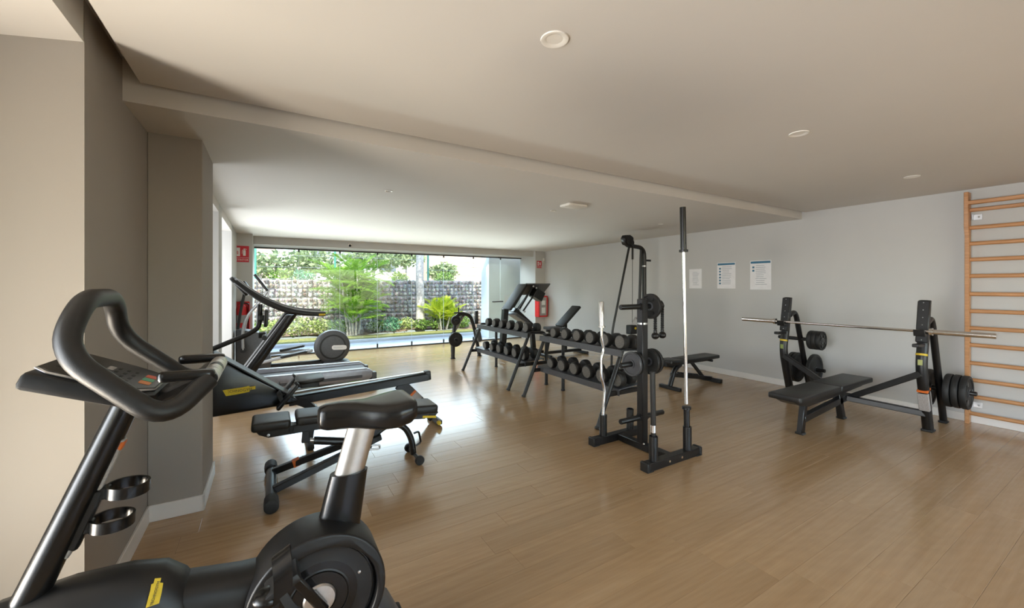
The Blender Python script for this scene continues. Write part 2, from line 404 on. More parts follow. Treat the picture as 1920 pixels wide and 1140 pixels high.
# near-left wall block: end wall of the alcove (turned), flank along the room, pier under the step
c20 = (-.935, .355)
poly = [(XL, 2.375), (XL+c20[0]*1.16, 2.375+c20[1]*1.16), (XO, 3.6), (XL, 3.6)]
struct(B().prism(poly, (0, 0, 1.35), (1, 0, 0), (0, 1, 0), 2.7).done('wall_left', 'wall_shaded', ang=0))
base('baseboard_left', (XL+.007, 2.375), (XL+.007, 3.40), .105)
struct(B().box((XL+.14+.0, 3.40+.30, 1.26), (.28, .60, 2.52), bev=.004).done('wall_left_pier', 'wall_shaded', ang=30))
struct(B().box((XL-.5, 3.40+.30, 1.26), (1.0, .60, 2.52)).done('wall_left_return', 'wall_shaded', ang=0))
base('baseboard_pier_front', (XL, 3.393), (XL+.294, 3.393), .105)
base('baseboard_pier_side', (XL+.287, 3.386), (XL+.287, 4.0), .105)
# far-left bays: piers and lintel drop
struct(B().box((-.5-.55, 6.03, 1.26), (1.1, .38, 2.52)).done('wall_left_pier', 'wall', ang=0))
struct(B().box((-.5-.55, 8.4, 1.26), (1.1, 1.2, 2.52)).done('wall_left_pier', 'wall', ang=0))
struct(B().box((-1.12, 6.5, 2.43), (1.24, 5.0, .11)).done('ceiling_bay', 'ceil', ang=0))
struct(B().box((-.42, 9.55, 1.26), (.33, 1.1, 2.52)).done('wall_far_left', 'wall', ang=0))
struct(B().box((6.51, 9.7, 1.26), (.33, .8, 2.52)).done('wall_far_right', 'wall', ang=0))
# rear wall and left facade, both outside the frame, with their window openings
def wall_with_hole(name, axis, at, a0, a1, holes, z1=2.75, t=.2):
    b = B()
    def pc(u0, u1, z0, zz1):
        c, s = (u0+u1)/2, u1-u0
        if axis == 'x': b.box((c, at, (z0+zz1)/2), (s, t, zz1-z0))
        else: b.box((at, c, (z0+zz1)/2), (t, s, zz1-z0))
    u = a0
    for h0, h1, z0, z1h in holes:
        pc(u, h0, 0, z1); pc(h0, h1, 0, z0) if z0 > .01 else None; pc(h0, h1, z1h, z1); u = h1
    pc(u, a1, 0, z1)
    return struct(b.done(name, 'wall', ang=0))
wall_with_hole('wall_rear', 'x', YB-.1, XO, XR, [(.4, 6.0, .3, 2.4)])
wall_with_hole('wall_facade', 'y', XO-.1, YB, YG, [(-.9, 1.92, .1, 2.3), (4.15, 5.75, .3, 2.3), (6.3, 7.7, .3, 2.3)])
for k, (c, s) in enumerate([((3.2, YB-.1, 1.35), (5.6, .012, 2.1)), ((XO-.1, .55, 1.2), (.012, 2.9, 2.2)), ((XO-.1, 4.95, 1.3), (.012, 1.6, 2.0)), ((XO-.1, 7.0, 1.3), (.012, 1.4, 2.0))]):
    struct(B().box(c, s).done('window_%d' % (k+2), 'glass', ang=0))

# glass front: header, tracks, panes
hd = struct(B().box((3.05, 9.72, 2.41), (6.66, .64, .16)).done('trim_header', 'wall', ang=0))
win = struct(B().box((3.08, YG, 2.315), (6.72, .05, .03), bev=.004).box((3.08, YG, .012), (6.72, .06, .03), bev=.004).done('window_1', 'track', ang=30))
joints = [-.27, .57, 1.41, 2.25, 3.09, 3.94, 4.80, 5.65, 6.36]
for a, b in zip(joints, joints[1:]):
    B().box(((a+b)/2, YG, 1.163), (b-a-.006, .010, 2.27)).done('pane', 'glass', win, ang=0)
sl = B()
for x in joints[1:-1]:
    sl.box((x, YG-.004, 1.16), (.006, .012, 2.26))
sl.done('pane_edge_seal', pm('clear_seal', (.72, .80, .80), .3), win, ang=0)
for x in joints[1:-1]:
    B().box((x, YG-.012, 2.28), (.035, .03, .05), bev=.004).done('pane_clip', 'track', win)
    B().box((x, YG-.012, .075), (.035, .03, .09), bev=.004).done('pane_clip', 'track', win)
# pull handle on the end pane, bolt on the track
B().box((5.55, YG-.03, 1.07), (.36, .03, .035), bev=.01).done('handle', 'track', win)
B().box((5.62, YG-.03, 2.33), (.12, .06, .07), bev=.01).done('track_lock', 'track', win)

# ------------------------------------------------------------------ garden
struct(B().box((-4.3, 2.5, 2.62), (4.7, 16, .16)).done('roof_sky_blocker', 'pale', ang=0))  # unseen slab added to keep sky and sun out of the alcove
struct(B().box((-8.0, 2.5, 1.3), (.2, 16, 2.6)).done('wall_sky_blocker', 'terrace', ang=0))  # unseen wall added to block the low sky left of the facade
struct(B().box((-6.0, 2.5, -.06), (8.1, 16, .1)).done('ground_side_terrace', 'pave', ang=0))
struct(B().box((3, 10.75, -.05), (26, 1.4, .1)).done('path', 'pave', ang=0))
struct(B().box((3, 11.42, .03), (26, .12, .10), bev=.02).done('kerb', 'pave'))
struct(B().box((3, 12.2, -.03), (26, 1.45, .1)).done('lawn', 'lawn', ang=0))
bd = B(); n = 40
rng = random.Random(7)
G2 = [[V((-8+22*i/n, 12.85+1.1*j/6, .05+rng.random()*.05+.05*math.sin(i*.9+j))) for i in range(n+1)] for j in range(7)]
for j in range(6):
    for i in range(n): bd.quad(G2[j][i], G2[j][i+1], G2[j+1][i+1], G2[j+1][i])
bmesh.ops.remove_doubles(bd.bm, verts=bd.bm.verts, dist=.0005)
struct(bd.done('ground_bed', 'soil'))
struct(B().box((4, 24, .75), (60, 19.0, 1.5)).done('terrace_ground', 'terrace', ang=0))
# white garden wall right of the glass, its end turned to the room
struct(B().box((7.98, 10.68, 1.4), (5.0, .5, 2.8), bev=.01).done('wall_garden', 'pale', ang=30))

# gabion baskets: wire cage + stones
def gabion(x0, y0, z0, w, h, d, label, rg):
    t = thing('gabion_basket', (x0, y0, z0), label, 'gabion', 'gabion baskets of the garden wall')
    st = B(); s = .135
    nx, nz = int(w/s), int(h/s)
    B().box((x0+w/2, y0+d/2+.09, z0+h/2), (w-.02, d-.16, h-.02)).done('core', 'stone', t, ang=0)
    for i in range(nx):
        for k in range(nz):
            r = s*(.5+.12*rg.random())
            c = (x0+(i+.5)*w/nx+rg.uniform(-.02, .02), y0+.085+rg.uniform(-.015, .02), z0+(k+.5)*h/nz+rg.uniform(-.015, .015))
            R = M.Rotation(rg.uniform(0, 3), 3, 'Y') @ M.Rotation(rg.uniform(-.4, .4), 3, 'X')
            st.ball(c, r, (rg.uniform(.85, 1.25), .8, rg.uniform(.7, 1.05)), 1, R)
    o = st.done('stones', 'stone', t, ang=0); o['kind'] = 'stuff'
    wi = B(); m = .135
    a = 0
    while a <= w+.001: wi.box((x0+a, y0, z0+h/2), (.008, .008, h)); a += m
    a = 0
    while a <= h+.001: wi.box((x0+w/2, y0, z0+a), (w, .008, .008)); a += m
    wi.done('wire_mesh', 'wire', t, ang=0)
rg = random.Random(3)
names = ['bottom', 'middle', 'top']
ords = ['first', 'second', 'third', 'fourth', 'fifth', 'sixth', 'seventh', 'eighth', 'ninth', 'tenth', 'eleventh', 'twelfth']
for i in range(9):
    for k in range(3):
        gabion(-3.0+i*1.21, 14.15+.08*k, .02+k*.57, 1.2, .56, .7, 'wire gabion basket of rough stones, %s row, %s along from the left end' % (names[k], ords[i]), rg)

def leaf_cloud(b, c, rad, n, size, rg, flat=1.0):
    for _ in range(n):
        u = V((rg.gauss(0, 1), rg.gauss(0, 1), rg.gauss(0, 1))).normalized()*(rg.random()**.33)
        p = V(c)+V((u.x*rad[0], u.y*rad[1], u.z*rad[2]))
        d = V((rg.gauss(0, 1), rg.gauss(0, 1), rg.gauss(0, .7)+.3)).normalized(); e = d.cross(V((rg.gauss(0, 1), rg.gauss(0, 1), rg.gauss(0, 1)))).normalized()
        L = size*rg.uniform(.7, 1.3); w = L*.28
        b._add([p, p+d*L*.5+e*w, p+d*L, p+d*L*.5-e*w], [(0, 1, 2, 3)])
def shrub(x, y, z, rx, ry, rz, m, label, n=420, size=.09, seed=1):
    rg = random.Random(seed); t = thing('shrub', (x, y, z), label, 'shrub', 'shrubs of the garden bed')
    st = B()
    for k in range(6):
        a = k*1.05+rg.random(); st.tube([(x, y, z), (x+.4*rx*math.cos(a), y+.4*ry*math.sin(a), z+rz*.7), (x+.8*rx*math.cos(a), y+.8*ry*math.sin(a), z+rz*1.3)], [.012, .009, .004], 5)
    st.done('stems', 'bark', t)
    b = B(); leaf_cloud(b, (x, y, z+rz*.95), (rx, ry, rz), n, size, rg)
    o = b.done('foliage', m, t, ang=0, recalc=False); o['kind'] = 'stuff'
SH = [(-1.55, 13.2, .28, 'shrub'), (-.95, 13.1, .3, 'shrub_y'), (-.4, 13.25, .34, 'shrub'), (.15, 13.1, .36, 'shrub_y'), (.75, 13.15, .42, 'shrub_y'), (1.3, 13.2, .36, 'shrub_y'), (1.8, 13.05, .34, 'shrub'),
      (2.9, 13.1, .28, 'shrub'), (3.35, 13.0, .34, 'shrub_b'), (3.85, 13.1, .30, 'shrub_y'), (4.35, 13.05, .26, 'shrub'), (4.85, 13.0, .30, 'shrub'), (5.3, 13.1, .28, 'shrub'), (5.8, 13.05, .3, 'shrub')]
desc = {'shrub': 'low dark green shrub', 'shrub_y': 'pale yellow green shrub', 'shrub_b': 'blue green leafy shrub'}
for k, (x, y, s, m) in enumerate(SH):
    shrub(x, y, .05, s*.95, s*.75, s*.72, m, '%s in the bed before the gabion wall, %s plant from the left' % (desc[m], (ords+['thirteenth', 'fourteenth'])[k]), 420, .085, 20+k)

def frond_geo(L, rg, width=.32):
    b = B(); N = 16; droop = rg.uniform(.5, 1.0); pts = []
    for i in range(N+1):
        t = i/N; pts.append(V((L*t*(1-.12*t), 0, -droop*L*.42*t*t)))
    b.tube(pts, [.011*(1-.8*i/N) for i in range(N+1)], 5)
    for i in range(2, N*2):
        t = i/(N*2); k = int(t*N); p = pts[k].lerp(pts[min(k+1, N)], t*N-k)
        ll = width*L*math.sin(PI*min(1, .12+t*.86))**.7
        for sd in (-1, 1):
            d = V((.62, sd*.8, .12-rg.random()*.35)).normalized(); e = V((.9, -sd*.3, 0)).normalized()*.011
            q = p+d*ll; mid = p+d*ll*.5+V((0, 0, .02))
            b._add([p-e*.5, mid-e, q, mid+e], [(0, 1, 2, 3)])
    return b
def palm(x, y, z, h, n, L, m, label, seed, el0=.35, canes=5):
    rg = random.Random(seed); t = thing('palm', (x, y, z), label, 'palm')
    st = B()
    tops = []
    for k in range(canes):
        a = k*2.4+rg.random(); r = .12+.1*rg.random(); hh = h*rg.uniform(.45, 1)
        tp = V((x+r*2.0*math.cos(a), y+r*2.0*math.sin(a), z+hh)); tops.append(tp)
        st.tube([(x+r*math.cos(a), y+r*math.sin(a), z), tuple(tp)], [.035, .022], 7)
    st.done('canes', 'bark', t)
    var = []
    for v in range(4):
        o = frond_geo(L, rg).done('frond', m, None, ang=0, recalc=False); var.append(o.data); bpy.data.objects.remove(o)
    for k in range(n):
        o = bpy.data.objects.new('frond', var[k % 4]); col.objects.link(o); o.parent = t
        tp = tops[k % canes]; o.location = tp - V((x, y, z)) - V((0, 0, rg.random()*.35*h))
        el = el0+rg.uniform(-.25, .75)
        o.rotation_euler = (rg.uniform(-.3, .3), -el, k*2.399+rg.uniform(-.3, .3)); s = rg.uniform(.75, 1.15); o.scale = (s, s, s)
palm(2.22, 12.95, .05, 1.9, 135, 1.08, 'palm', 'tall bushy green palm in the bed behind the middle panes', 5, .35, 8)
palm(5.05, 12.95, .05, .7, 40, .8, 'palm2', 'small golden green palm at the right end of the bed', 9, .6, 5)
# tree trunk in front of the wall
t = thing('tree', (4.35, 13.2, .05), 'pale bare tree trunk rising before the gabion wall, crown above', 'tree')
B().tube([(4.35, 13.2, 0), (4.36, 13.2, .9), (4.33, 13.2, 1.9), (4.36, 13.22, 3.0), (4.3, 13.2, 4.2)], [.16, .135, .13, .12, .10], 14).done('trunk', 'bark', t)
b = B()
for k in range(6):
    a = k*1.05; b.tube([(4.33, 13.2, 3.6), (4.1+.6*math.cos(a), 12.6+.6*math.sin(a), 4.4), (3.6+1.6*math.cos(a), 11.7+1.2*math.sin(a), 5.0)], [.06, .04, .015], 7)
b.done('branches', 'bark', t)
b = B(); leaf_cloud(b, (3.6, 11.7, 5.1), (2.3, 1.7, .9), 3000, .24, random.Random(2)); o = b.done('crown', 'tree', t, ang=0, recalc=False); o['kind'] = 'stuff'

# terrace above: fence posts, trees, house
for k, x in enumerate([-.35, 1.95, 5.25, 7.6]):
    y = 15.0
    tag(B().box((x, y, 2.5), (.06, .06, 2.0), bev=.006).ball((x, y, 3.5), .04, sub=1).done('fence_post', 'postgreen'), 'green steel fence post on the terrace, %s from the left' % ords[k], 'fence post', 'terrace fence posts')
fw = B()
for k in range(5): fw.box((3.6, 15.0, 1.75+k*.38), (8.2, .008, .008))
tag(fw.done('fence_wire', 'wire', ang=0), 'thin straining wires strung between the green fence posts', 'wire')
def tree(x, y, z, h, r, m, label, seed, n=900, size=.2):
    rg = random.Random(seed); t = thing('tree', (x, y, z), label, 'tree', 'trees on the terrace')
    B().tube([(x, y, z), (x+.05, y, z+h*.5), (x-.03, y, z+h)], [.07, .055, .03], 8).done('trunk', 'bark', t)
    b = B()
    for k in range(6):
        a = k*1.05+rg.random(); leaf_cloud(b, (x+.55*r*math.cos(a), y+.55*r*math.sin(a), z+h*rg.uniform(.8, 1.15)), (r*.55, r*.55, r*.45), n//6, size, rg)
    o = b.done('crown', m, t, ang=0, recalc=False); o['kind'] = 'stuff'
TR = [(-2.2, 17.6, 1.5, 1.0, 1.1), (-.3, 17.2, 1.5, .75, 1.0), (1.5, 17.6, 1.5, .95, 1.15), (3.7, 17.4, 1.5, 1.2, 1.0), (5.6, 19.2, 1.5, 1.4, .8), (7.6, 19.5, 1.5, .8, .7)]
for k, (x, y, z, h, r) in enumerate(TR):
    tree(x, y, z, h, r, 'tree', 'dusty green tree on the terrace above the gabions, %s from the left' % ords[k], 40+k)
for k, (x, s_, m) in enumerate([(-1.2, .5, 'shrub_y'), (.4, .45, 'shrub'), (1.0, .42, 'shrub_b'), (2.7, .5, 'shrub'), (4.4, .4, 'shrub_y'), (6.3, .42, 'shrub')]):
    shrub(x, 15.9, 1.5, s_, s_*.8, s_*.7, m, '%s on the terrace behind the fence posts, %s from the left' % (desc[m], ords[k]), 420, .11, 60+k)
def house(x0, x1, y, z0, z1, m, label, boards=True, wins=()):
    t = thing('house', ((x0+x1)/2, y, z0), label, 'house')
    B().box(((x0+x1)/2, y+2, (z0+z1)/2), (x1-x0, 4, z1-z0)).done('wall', m, t, ang=0)
    if boards:
        z = z0+.1
        while z < z1-.1:
            B().box(((x0+x1)/2, y-.02, z+.12), (x1-x0, .05, .2), R=M.Rotation(.12, 3, 'X')).done('board', m, t, ang=0); z += .26
    B().prism([(-2.5, 0), (2.5, 0), (0, 1.0)], ((x0+x1)/2, y+2, z1), (0, 1, 0), (0, 0, 1), x1-x0+.4).done('roof', 'roofgrey', t, ang=0)
    for wx, wz in wins:
        f = B().box((wx, y-.06, wz), (1.0, .08, 1.1), bev=.01).done('window', 'housewhite', t); B().box((wx, y-.09, wz), (.82, .06, .92)).done('window_glass', 'win', f)
house(-6.0, .3, 21, 1.5, 5.2, 'housewall', 'cream boarded house beyond the left end of the terrace', True, [(-3.2, 3.6), (-1.6, 3.6)])
house(2.4, 7.2, 24, 1.5, 3.6, 'housewhite', 'low white house with grey roof beyond the middle trees', False, [(4.1, 2.8), (6.0, 2.8)])
house(8.3, 16, 22, 1.5, 5.6, 'housewall', 'cream boarded house beyond the right end of the terrace', True, [(10.6, 3.9)])

# ------------------------------------------------------------------ fixed fittings
dl = [(1.066, 1.414), (3.193, 1.402), (5.397, 1.384)]
for k, (x, y) in enumerate(dl):
    t = thing('downlight', (x, y, ZU), 'round white recessed downlight in the raised ceiling, %s' % ['nearest, above the bikes', 'above the floor middle', 'nearest the wall bars'][k], 'downlight', 'downlights of the raised ceiling')
    B().lathe([(.036, -.001), (.052, -.007), (.060, -.006), (.062, -.001)], (x, y, ZU), (0, 0, 1), 28, cap=False).done('trim_ring', 'fixture', t)
    B().lathe([(.0, -.0012), (.036, -.0012)], (x, y, ZU), (0, 0, 1), 28, cap=False).done('lens', 'lens', t)
for k, (x, y) in enumerate([(1.06, 4.22), (3.157, 4.222), (5.28, 4.25)]):
    t = thing('downlight', (x, y, ZL), 'small recessed downlight in the lower ceiling, %s' % ['nearest the left bays', 'beside the flat ceiling sensor', 'nearest the right wall'][k], 'downlight', 'downlights of the lower ceiling')
    B().lathe([(.022, -.001), (.034, -.006), (.040, -.001)], (x, y, ZL), (0, 0, 1), 24, cap=False).done('trim_ring', 'fixture', t)
    B().lathe([(.0, -.0012), (.022, -.0012)], (x, y, ZL), (0, 0, 1), 20, cap=False).done('lens', 'graph' if k == 0 else 'lens', t)
t = thing('ceiling_sensor', (3.15, 3.8, ZL), 'flat white sensor plate on the lower ceiling before the step', 'sensor')
B().prism(rrect(.30, .20, .04), (3.15, 3.8, ZL-.014), (1, 0, 0), (0, 1, 0), .028, bev=.01, seg=2).done('cover', 'fixture', t)
B().box((3.03, 3.76, ZL-.029), (.06, .11, .006), bev=.002).done('light_strip', 'lens', t)
t = thing('dome_sensor', (1.52, 9.38, 2.40), 'small dark dome sensor on the header above the glass front', 'sensor')
B().box((1.52, 9.385, 2.40), (.07, .03, .05), bev=.008).done('bracket', 'fixture', t); B().ball((1.52, 9.36, 2.385), .028, sub=2).done('dome', 'black', t)

def fire_sign(x, y, z, w, label):
    t = thing('fire_sign', (x, y, z), label, 'sign', 'fire extinguisher signs')
    h = w*1.25
    B().box((x, y, z), (w, .006, h), bev=.001).done('plate', 'signred', t, ang=0)
    B().box((x-w*.22, y-.004, z+h*.12), (w*.28, .002, h*.52)).done('pictogram_panel', 'white', t, ang=0)
    f = B()
    for k in range(3): f.tube([(x-w*.26+k*w*.03, y-.0055, z-h*.02), (x-w*.30+k*w*.05, y-.0055, z+h*.06+.01*k), (x-w*.24+k*w*.03, y-.0055, z+h*.20-.01*k)], w*.014, 5)
    f.done('flame_pictogram', 'signred', t)
    e = B().box((x+w*.20, y-.004, z+h*.06), (w*.17, .002, h*.34), bev=.0008).box((x+w*.20, y-.004, z+h*.27), (w*.08, .002, h*.05))
    e.box((x+w*.25, y-.004, z+h*.31), (w*.2, .002, h*.03), R=M.Rotation(.3, 3, 'Y')).tube([(x+w*.16, y-.004, z+h*.30), (x+w*.06, y-.004, z+h*.22), (x+w*.05, y-.004, z)], w*.014, 5)
    e.done('extinguisher_pictogram', 'white', t)
    B().box((x, y-.004, z-h*.235), (w, .0015, .005)).done('divider', 'white', t, ang=0)
    text('EXTINTOR', w*.19, (x, y-.0045, z-h*.37), (1, 0, 0), (0, 0, 1), 'white', t)
fire_sign(-.43, 8.994, 2.10, .24, 'red extinguisher sign on the far left column, above the red extinguisher')
fire_sign(6.47, 9.294, 2.11, .16, 'red extinguisher sign on the far right column, above the red cabinet')
t = thing('sounder', (6.6, 9.28, 2.235), 'small white upright box in the corner beside the right sign', 'alarm')
B().box((6.6, 9.275, 2.235), (.05, .04, .12), bev=.008).done('casing', 'fixture', t); B().box((6.6, 9.253, 2.20), (.025, .006, .02), bev=.002).done('grille', 'label', t)

# left extinguisher in its red holder
t = thing('fire_extinguisher', (-.42, 8.88, .68), 'red extinguisher in a red holder on the far left column', 'extinguisher')
x, y = -.42, 8.88
B().lathe([(.0, 0), (.075, .0), (.082, .015), (.082, .40), (.065, .46), (.03, .49), (.0, .49)], (x, y, .68), (0, 0, 1), 24).done('cylinder', 'red', t)
B().cyl((x, y, 1.16), (x, y, 1.21), .022).box((x, y, 1.225), (.05, .12, .02), bev=.006).box((x+.01, y-.03, 1.25), (.03, .12, .014), R=M.Rotation(.25, 3, 'X'), bev=.004).done('valve', 'black', t)
B().tube(fil([(x+.02, y, 1.2), (x+.12, y, 1.18), (x+.115, y-.01, .85)], .08), .011, 8).done('hose', 'black', t)
B().lathe([(.0835, .16), (.0835, .30)], (x, y, .68), (0, 0, 1), 24, cap=False).done('instruction_label', 'label', t)
b = B().box((x, y+.10, .92), (.24, .01, .60), bev=.003)
for sx in (-.12, .12): b.box((x+sx, y+.03, .90), (.012, .15, .56), bev=.003)
b.box((x, y+.03, .655), (.25, .17, .02), bev=.003)
b.done('holder', 'red', t)
# right cabinet
t = thing('extinguisher_cabinet', (6.47, 9.29, .67), 'red fire extinguisher cabinet on the far right column behind the press machine', 'cabinet')
B().box((6.47, 9.20, .95), (.30, .18, .58), bev=.006).done('body', 'red', t)
b = B()
for sx in (-.13, .13): b.box((6.47+sx, 9.105, .95), (.03, .012, .56), bev=.002)
for sz in (-.265, .265): b.box((6.47, 9.105, .95+sz), (.29, .012, .03), bev=.002)
d = b.done('door_frame', 'red', t); B().box((6.47, 9.108, .95), (.23, .004, .5)).done('door_glass', 'label', d, ang=0)
B().box((6.48, 9.104, .84), (.12, .003, .16)).box((6.48, 9.104, 1.05), (.12, .003, .12)).done('notice', 'white', d, ang=0)

# papers on the right wall
def paper(y, z, w, h, head, label, seed):
    t = thing('notice_sheet', (XR, y, z), label, 'notice', 'notices on the right wall')
    B().box((XR-.002, y, z), (.003, w, h)).done('sheet', 'paper', t, ang=0)
    rg = random.Random(seed); X = XR-.0042
    if head:
        B().box((X, y, z+h*.44), (.001, w*.94, h*.075)).done('header_band', 'blue', t, ang=0)
        b = B()
        for k in range(6 if head == 1 else 2): b.box((X, y+w*.34, z+h*(.27-.115*k)), (.001, w*.10, h*.065))
        b.done('icons', 'blue', t, ang=0)
    b = B()
    for k in range(11):
        ww = w*rg.uniform(.35, .55); b.box((X, y-w*.02+(w*.5-ww)*.3, z+h*(.33-.065*k)), (.001, ww, h*.016))
    b.done('print_lines', 'greyink', t, ang=0)
paper(4.61, 1.64, .25, .35, 0, 'small plain white sheet on the right wall, beside the upright bar', 1)
paper(4.03, 1.685, .32, .44, 1, 'white notice with blue header and a column of blue icons', 2)
paper(3.47, 1.68, .32, .46, 2, 'white notice with blue header nearest the bench press', 3)

# wall bars
t = thing('wall_bars', (6.6, .8, 0), 'wooden wall bars with round rungs on the right wall', 'wall bars')
Y0, Y1 = 1.24, .30
for y in (Y0, Y1):
    B().prism([(0, 0), (.075, 0), (.075, 2.53), (-.03, 2.53), (-.03, 2.15), (0, 2.06)], (6.595-.04, y, 0), (1, 0, 0), (0, 0, 1), .035, bev=.004).done('upright', 'wood', t)
for z in [1.966, 1.791, 1.611, 1.413, 1.226, 1.04, .854, .656, .47, .289, .103]:
    z2 = 2.14-(2.14-z)*.995
    B().tube([(6.585, Y0, z2), (6.585, Y1, z2)], .021, 12, ry=.015).done('rung', 'wood', t)
B().tube([(6.585, Y0, 2.14), (6.585, Y1, 2.14)], .021, 12, ry=.015).done('rung', 'wood', t)
B().box((6.54, (Y0+Y1)/2, 2.41), (.03, Y0-Y1, .045), bev=.008).done('top_rung', 'wood', t); B().box((6.60, (Y0+Y1)/2, 2.335), (.03, Y0-Y1, .04), bev=.008).done('top_rung', 'wood', t)
for z in (2.26, .20):
    b = B().box((6.63, Y0-.03, z), (.06, .004, .06)).box((6.664, Y0-.06, z), (.005, .07, .06), bev=.001).ball((6.66, Y0-.07, z), .010, sub=1)
    b.done('wall_bracket', 'alu', t)

# ------------------------------------------------------------------ dumbbells and racks
def dumbbell_proto(r, L=.245):
    """axis along +X, front head towards -X, resting height 0 at the axis"""
    t = thing('dumbbell', (0, 0, 0), 'x', 'dumbbell')
    hl = .085
    for sg in (-1, 1):
        c = sg*(L/2-hl)
        B().lathe([(r*.55, 0), (r*.9, .006), (r, .018), (r, hl-.016), (r*.93, hl-.004), (r*.84, hl)], (c, 0, 0), (sg, 0, 0), 24).done('head', 'rubber', t)
        B().lathe([(0, hl+.0015), (r*.83, hl+.0015), (r*.83, hl-.003)], (c, 0, 0), (sg, 0, 0), 24, cap=False).done('end_cap', 'greyrub', t)
    B().lathe([(.012, -.05), (.0145, -.03), (.017, 0), (.0145, .03), (.012, .05)], (0, 0, 0), (1, 0, 0), 12).done('handle', 'chrome', t)
    return t
protos = {}
def put_dumbbell(r, loc, tilt, label, group):
    key = round(r, 4)
    if key not in protos: t = protos[key] = dumbbell_proto(r)
    else:
        src = protos[key]; t = src.copy(); col.objects.link(t)
        for ch in src.children:
            c = ch.copy(); col.objects.link(c); c.parent = t
    t.location = loc; t.rotation_euler = (0, tilt, 0); t['label'] = label; t['group'] = group
    return t
TILT = {'upper_tray': -.06, 'lower_tray': .08}
def rack(y0, y1, name, ys, zoff=0.0):
    t = thing('dumbbell_rack', (3.3, (y0+y1)/2, 0), 'black two tier dumbbell rack, %s' % name, 'rack', 'dumbbell racks')
    for y in (y0, y1):
        B().tube([(2.965, y, 0.006), (3.335, y, .815)], .024, 14).done('front_leg', 'black', t)
        B().tube(fil([(3.64, y, .006), (3.64, y, .70), (3.60, y, .80), (3.335, y, .815)], .06), .024, 14).done('rear_leg', 'black', t)
        B().cyl((2.958, y, 0), (2.970, y, .02), .029).cyl((3.64, y, 0), (3.64, y, .02), .029).done('foot_cap', 'rubber', t)
        B().beam((3.12, y, .345), (3.64, y, .345), .035, .05).done('cross_member', 'black', t)
    for z, x, nm in ((.80, 3.43, 'upper_tray'), (.405, 3.39, 'lower_tray')):
        A = TILT[nm]; ca, sa = math.cos(A), math.sin(A)
        prof = [(-.165, -.072), (-.16, -.072), (-.16, -.012), (.17, -.012), (.17, -.03), (.175, -.03), (.175, .0), (-.165, 0)]
        B().prism(prof, (x, (y0+y1)/2, z), (ca, 0, sa), (-sa, 0, ca), y1-y0+.1, bev=0).done(nm, 'tray', t, ang=30)
    return t
rackA = rack(3.19, 4.63, 'nearer one, its end by the weight plate stand', None)
rackB = rack(5.04, 6.63, 'farther one, towards the glass front', None)
nth = ['first', 'second', 'third', 'fourth', 'fifth', 'sixth']
def fill(ys, tz, tx, rs, rackname, tier, grp):
    A = TILT[tier+'_tray']; ca, sa = math.cos(A), math.sin(A)
    for k, (y, r) in enumerate(zip(ys, rs)):
        lift = r+.001; c = V((tx-sa*lift, y, tz+ca*lift))
        put_dumbbell(r, c, -A, 'black rubber dumbbell, %s from the near end on the %s tray of the %s rack' % (nth[k], tier, rackname), grp)
yA = [3.20+.243*k for k in range(6)]; yB = [5.10+.25*k for k in range(6)]
fill(yA, .80, 3.415, [.082, .079, .077, .075, .070, .068], 'nearer', 'upper', 'dumbbells on the nearer rack')
fill(yA, .405, 3.375, [.086, .083, .082, .080, .078, .070], 'nearer', 'lower', 'dumbbells on the nearer rack')
fill(yB, .80, 3.415, [.074, .071, .070, .068, .067, .067], 'farther', 'upper', 'dumbbells on the farther rack')
fill(yB, .405, 3.375, [.078, .076, .074, .074, .070, .068], 'farther', 'lower', 'dumbbells on the farther rack')

# ------------------------------------------------------------------ weight plates (each a thing)
def plate(c, ax, r, th, label, group, m='rubber', holes=0):
    c = V(c); ax = V(ax).normalized()
    t = thing('weight_plate', tuple(c), label, 'weight plate', group)
    b = B().lathe([(.027, -th*.42), (r*.32, -th*.42), (r*.36, -th*.30), (r*.80, -th*.30), (r*.84, -th/2), (r*.97, -th/2), (r, -th*.35), (r, th*.35), (r*.97, th/2), (r*.84, th/2), (r*.80, th*.30), (r*.36, th*.30), (r*.32, th*.42), (.027, th*.42), (.027, -th*.42)], c, ax, 32, cap=False)
    b.done('disc', m, t)
    B().lathe([(.0255, -th*.5), (.040, -th*.5), (.040, th*.5), (.0255, th*.5), (.0255, -th*.5)], c, ax, 20, cap=False).done('hub_ring', 'tray', t)
    if holes:
        u = V((0, 0, 1)); v = ax.cross(u)
        for k in range(holes):
            a = 2*PI*k/holes+.5; p = c+(u*math.cos(a)+v*math.sin(a))*r*.6
            B().lathe([(0, -th*.44), (r*.15, -th*.44), (r*.15, th*.44), (0, th*.44)], p, ax, 10).done('grip_opening', 'black', t)
    return t

# ------------------------------------------------------------------ plate tree with bar holders
t = thing('plate_tree', (2.95, 2.57, 0), 'black weight plate stand with bar holders at the room centre', 'weight stand')
yF, yR = 2.26, 2.885
for y, nm in ((yF, 'front'), (yR, 'rear')):
    B().beam((2.63, y, .035), (3.28, y, .035), .07, .07, bev=.004).done('base_beam', 'black', t)
    b = B()
    for x in (2.615, 3.295): b.box((x, y, .036), (.03, .082, .078), bev=.006)
    b.box((2.64, y, .004), (.07, .08, .008)).box((3.27, y, .004), (.07, .08, .008)); b.done('end_cap', 'rubber', t)
B().beam((2.95, yF+.03, .035), (2.95, yR-.03, .035), .07, .06, bev=.004).done('base_beam', 'black', t)
B().beam((2.95, 2.58, .06), (2.95, 2.58, 1.385), .072, .072, up=(0, 1, 0), bev=.006).done('upright', 'black', t)
b = B()
for x in (2.87, 3.03):
    b.cyl((x, yF-.034, .04), (x, yF-.042, .04), .010, n=10)
b.ball((2.90, 2.52, .08), .010, sub=1).ball((3.0, 2.66, .08), .010, sub=1); b.done('bolts', 'chrome', t)
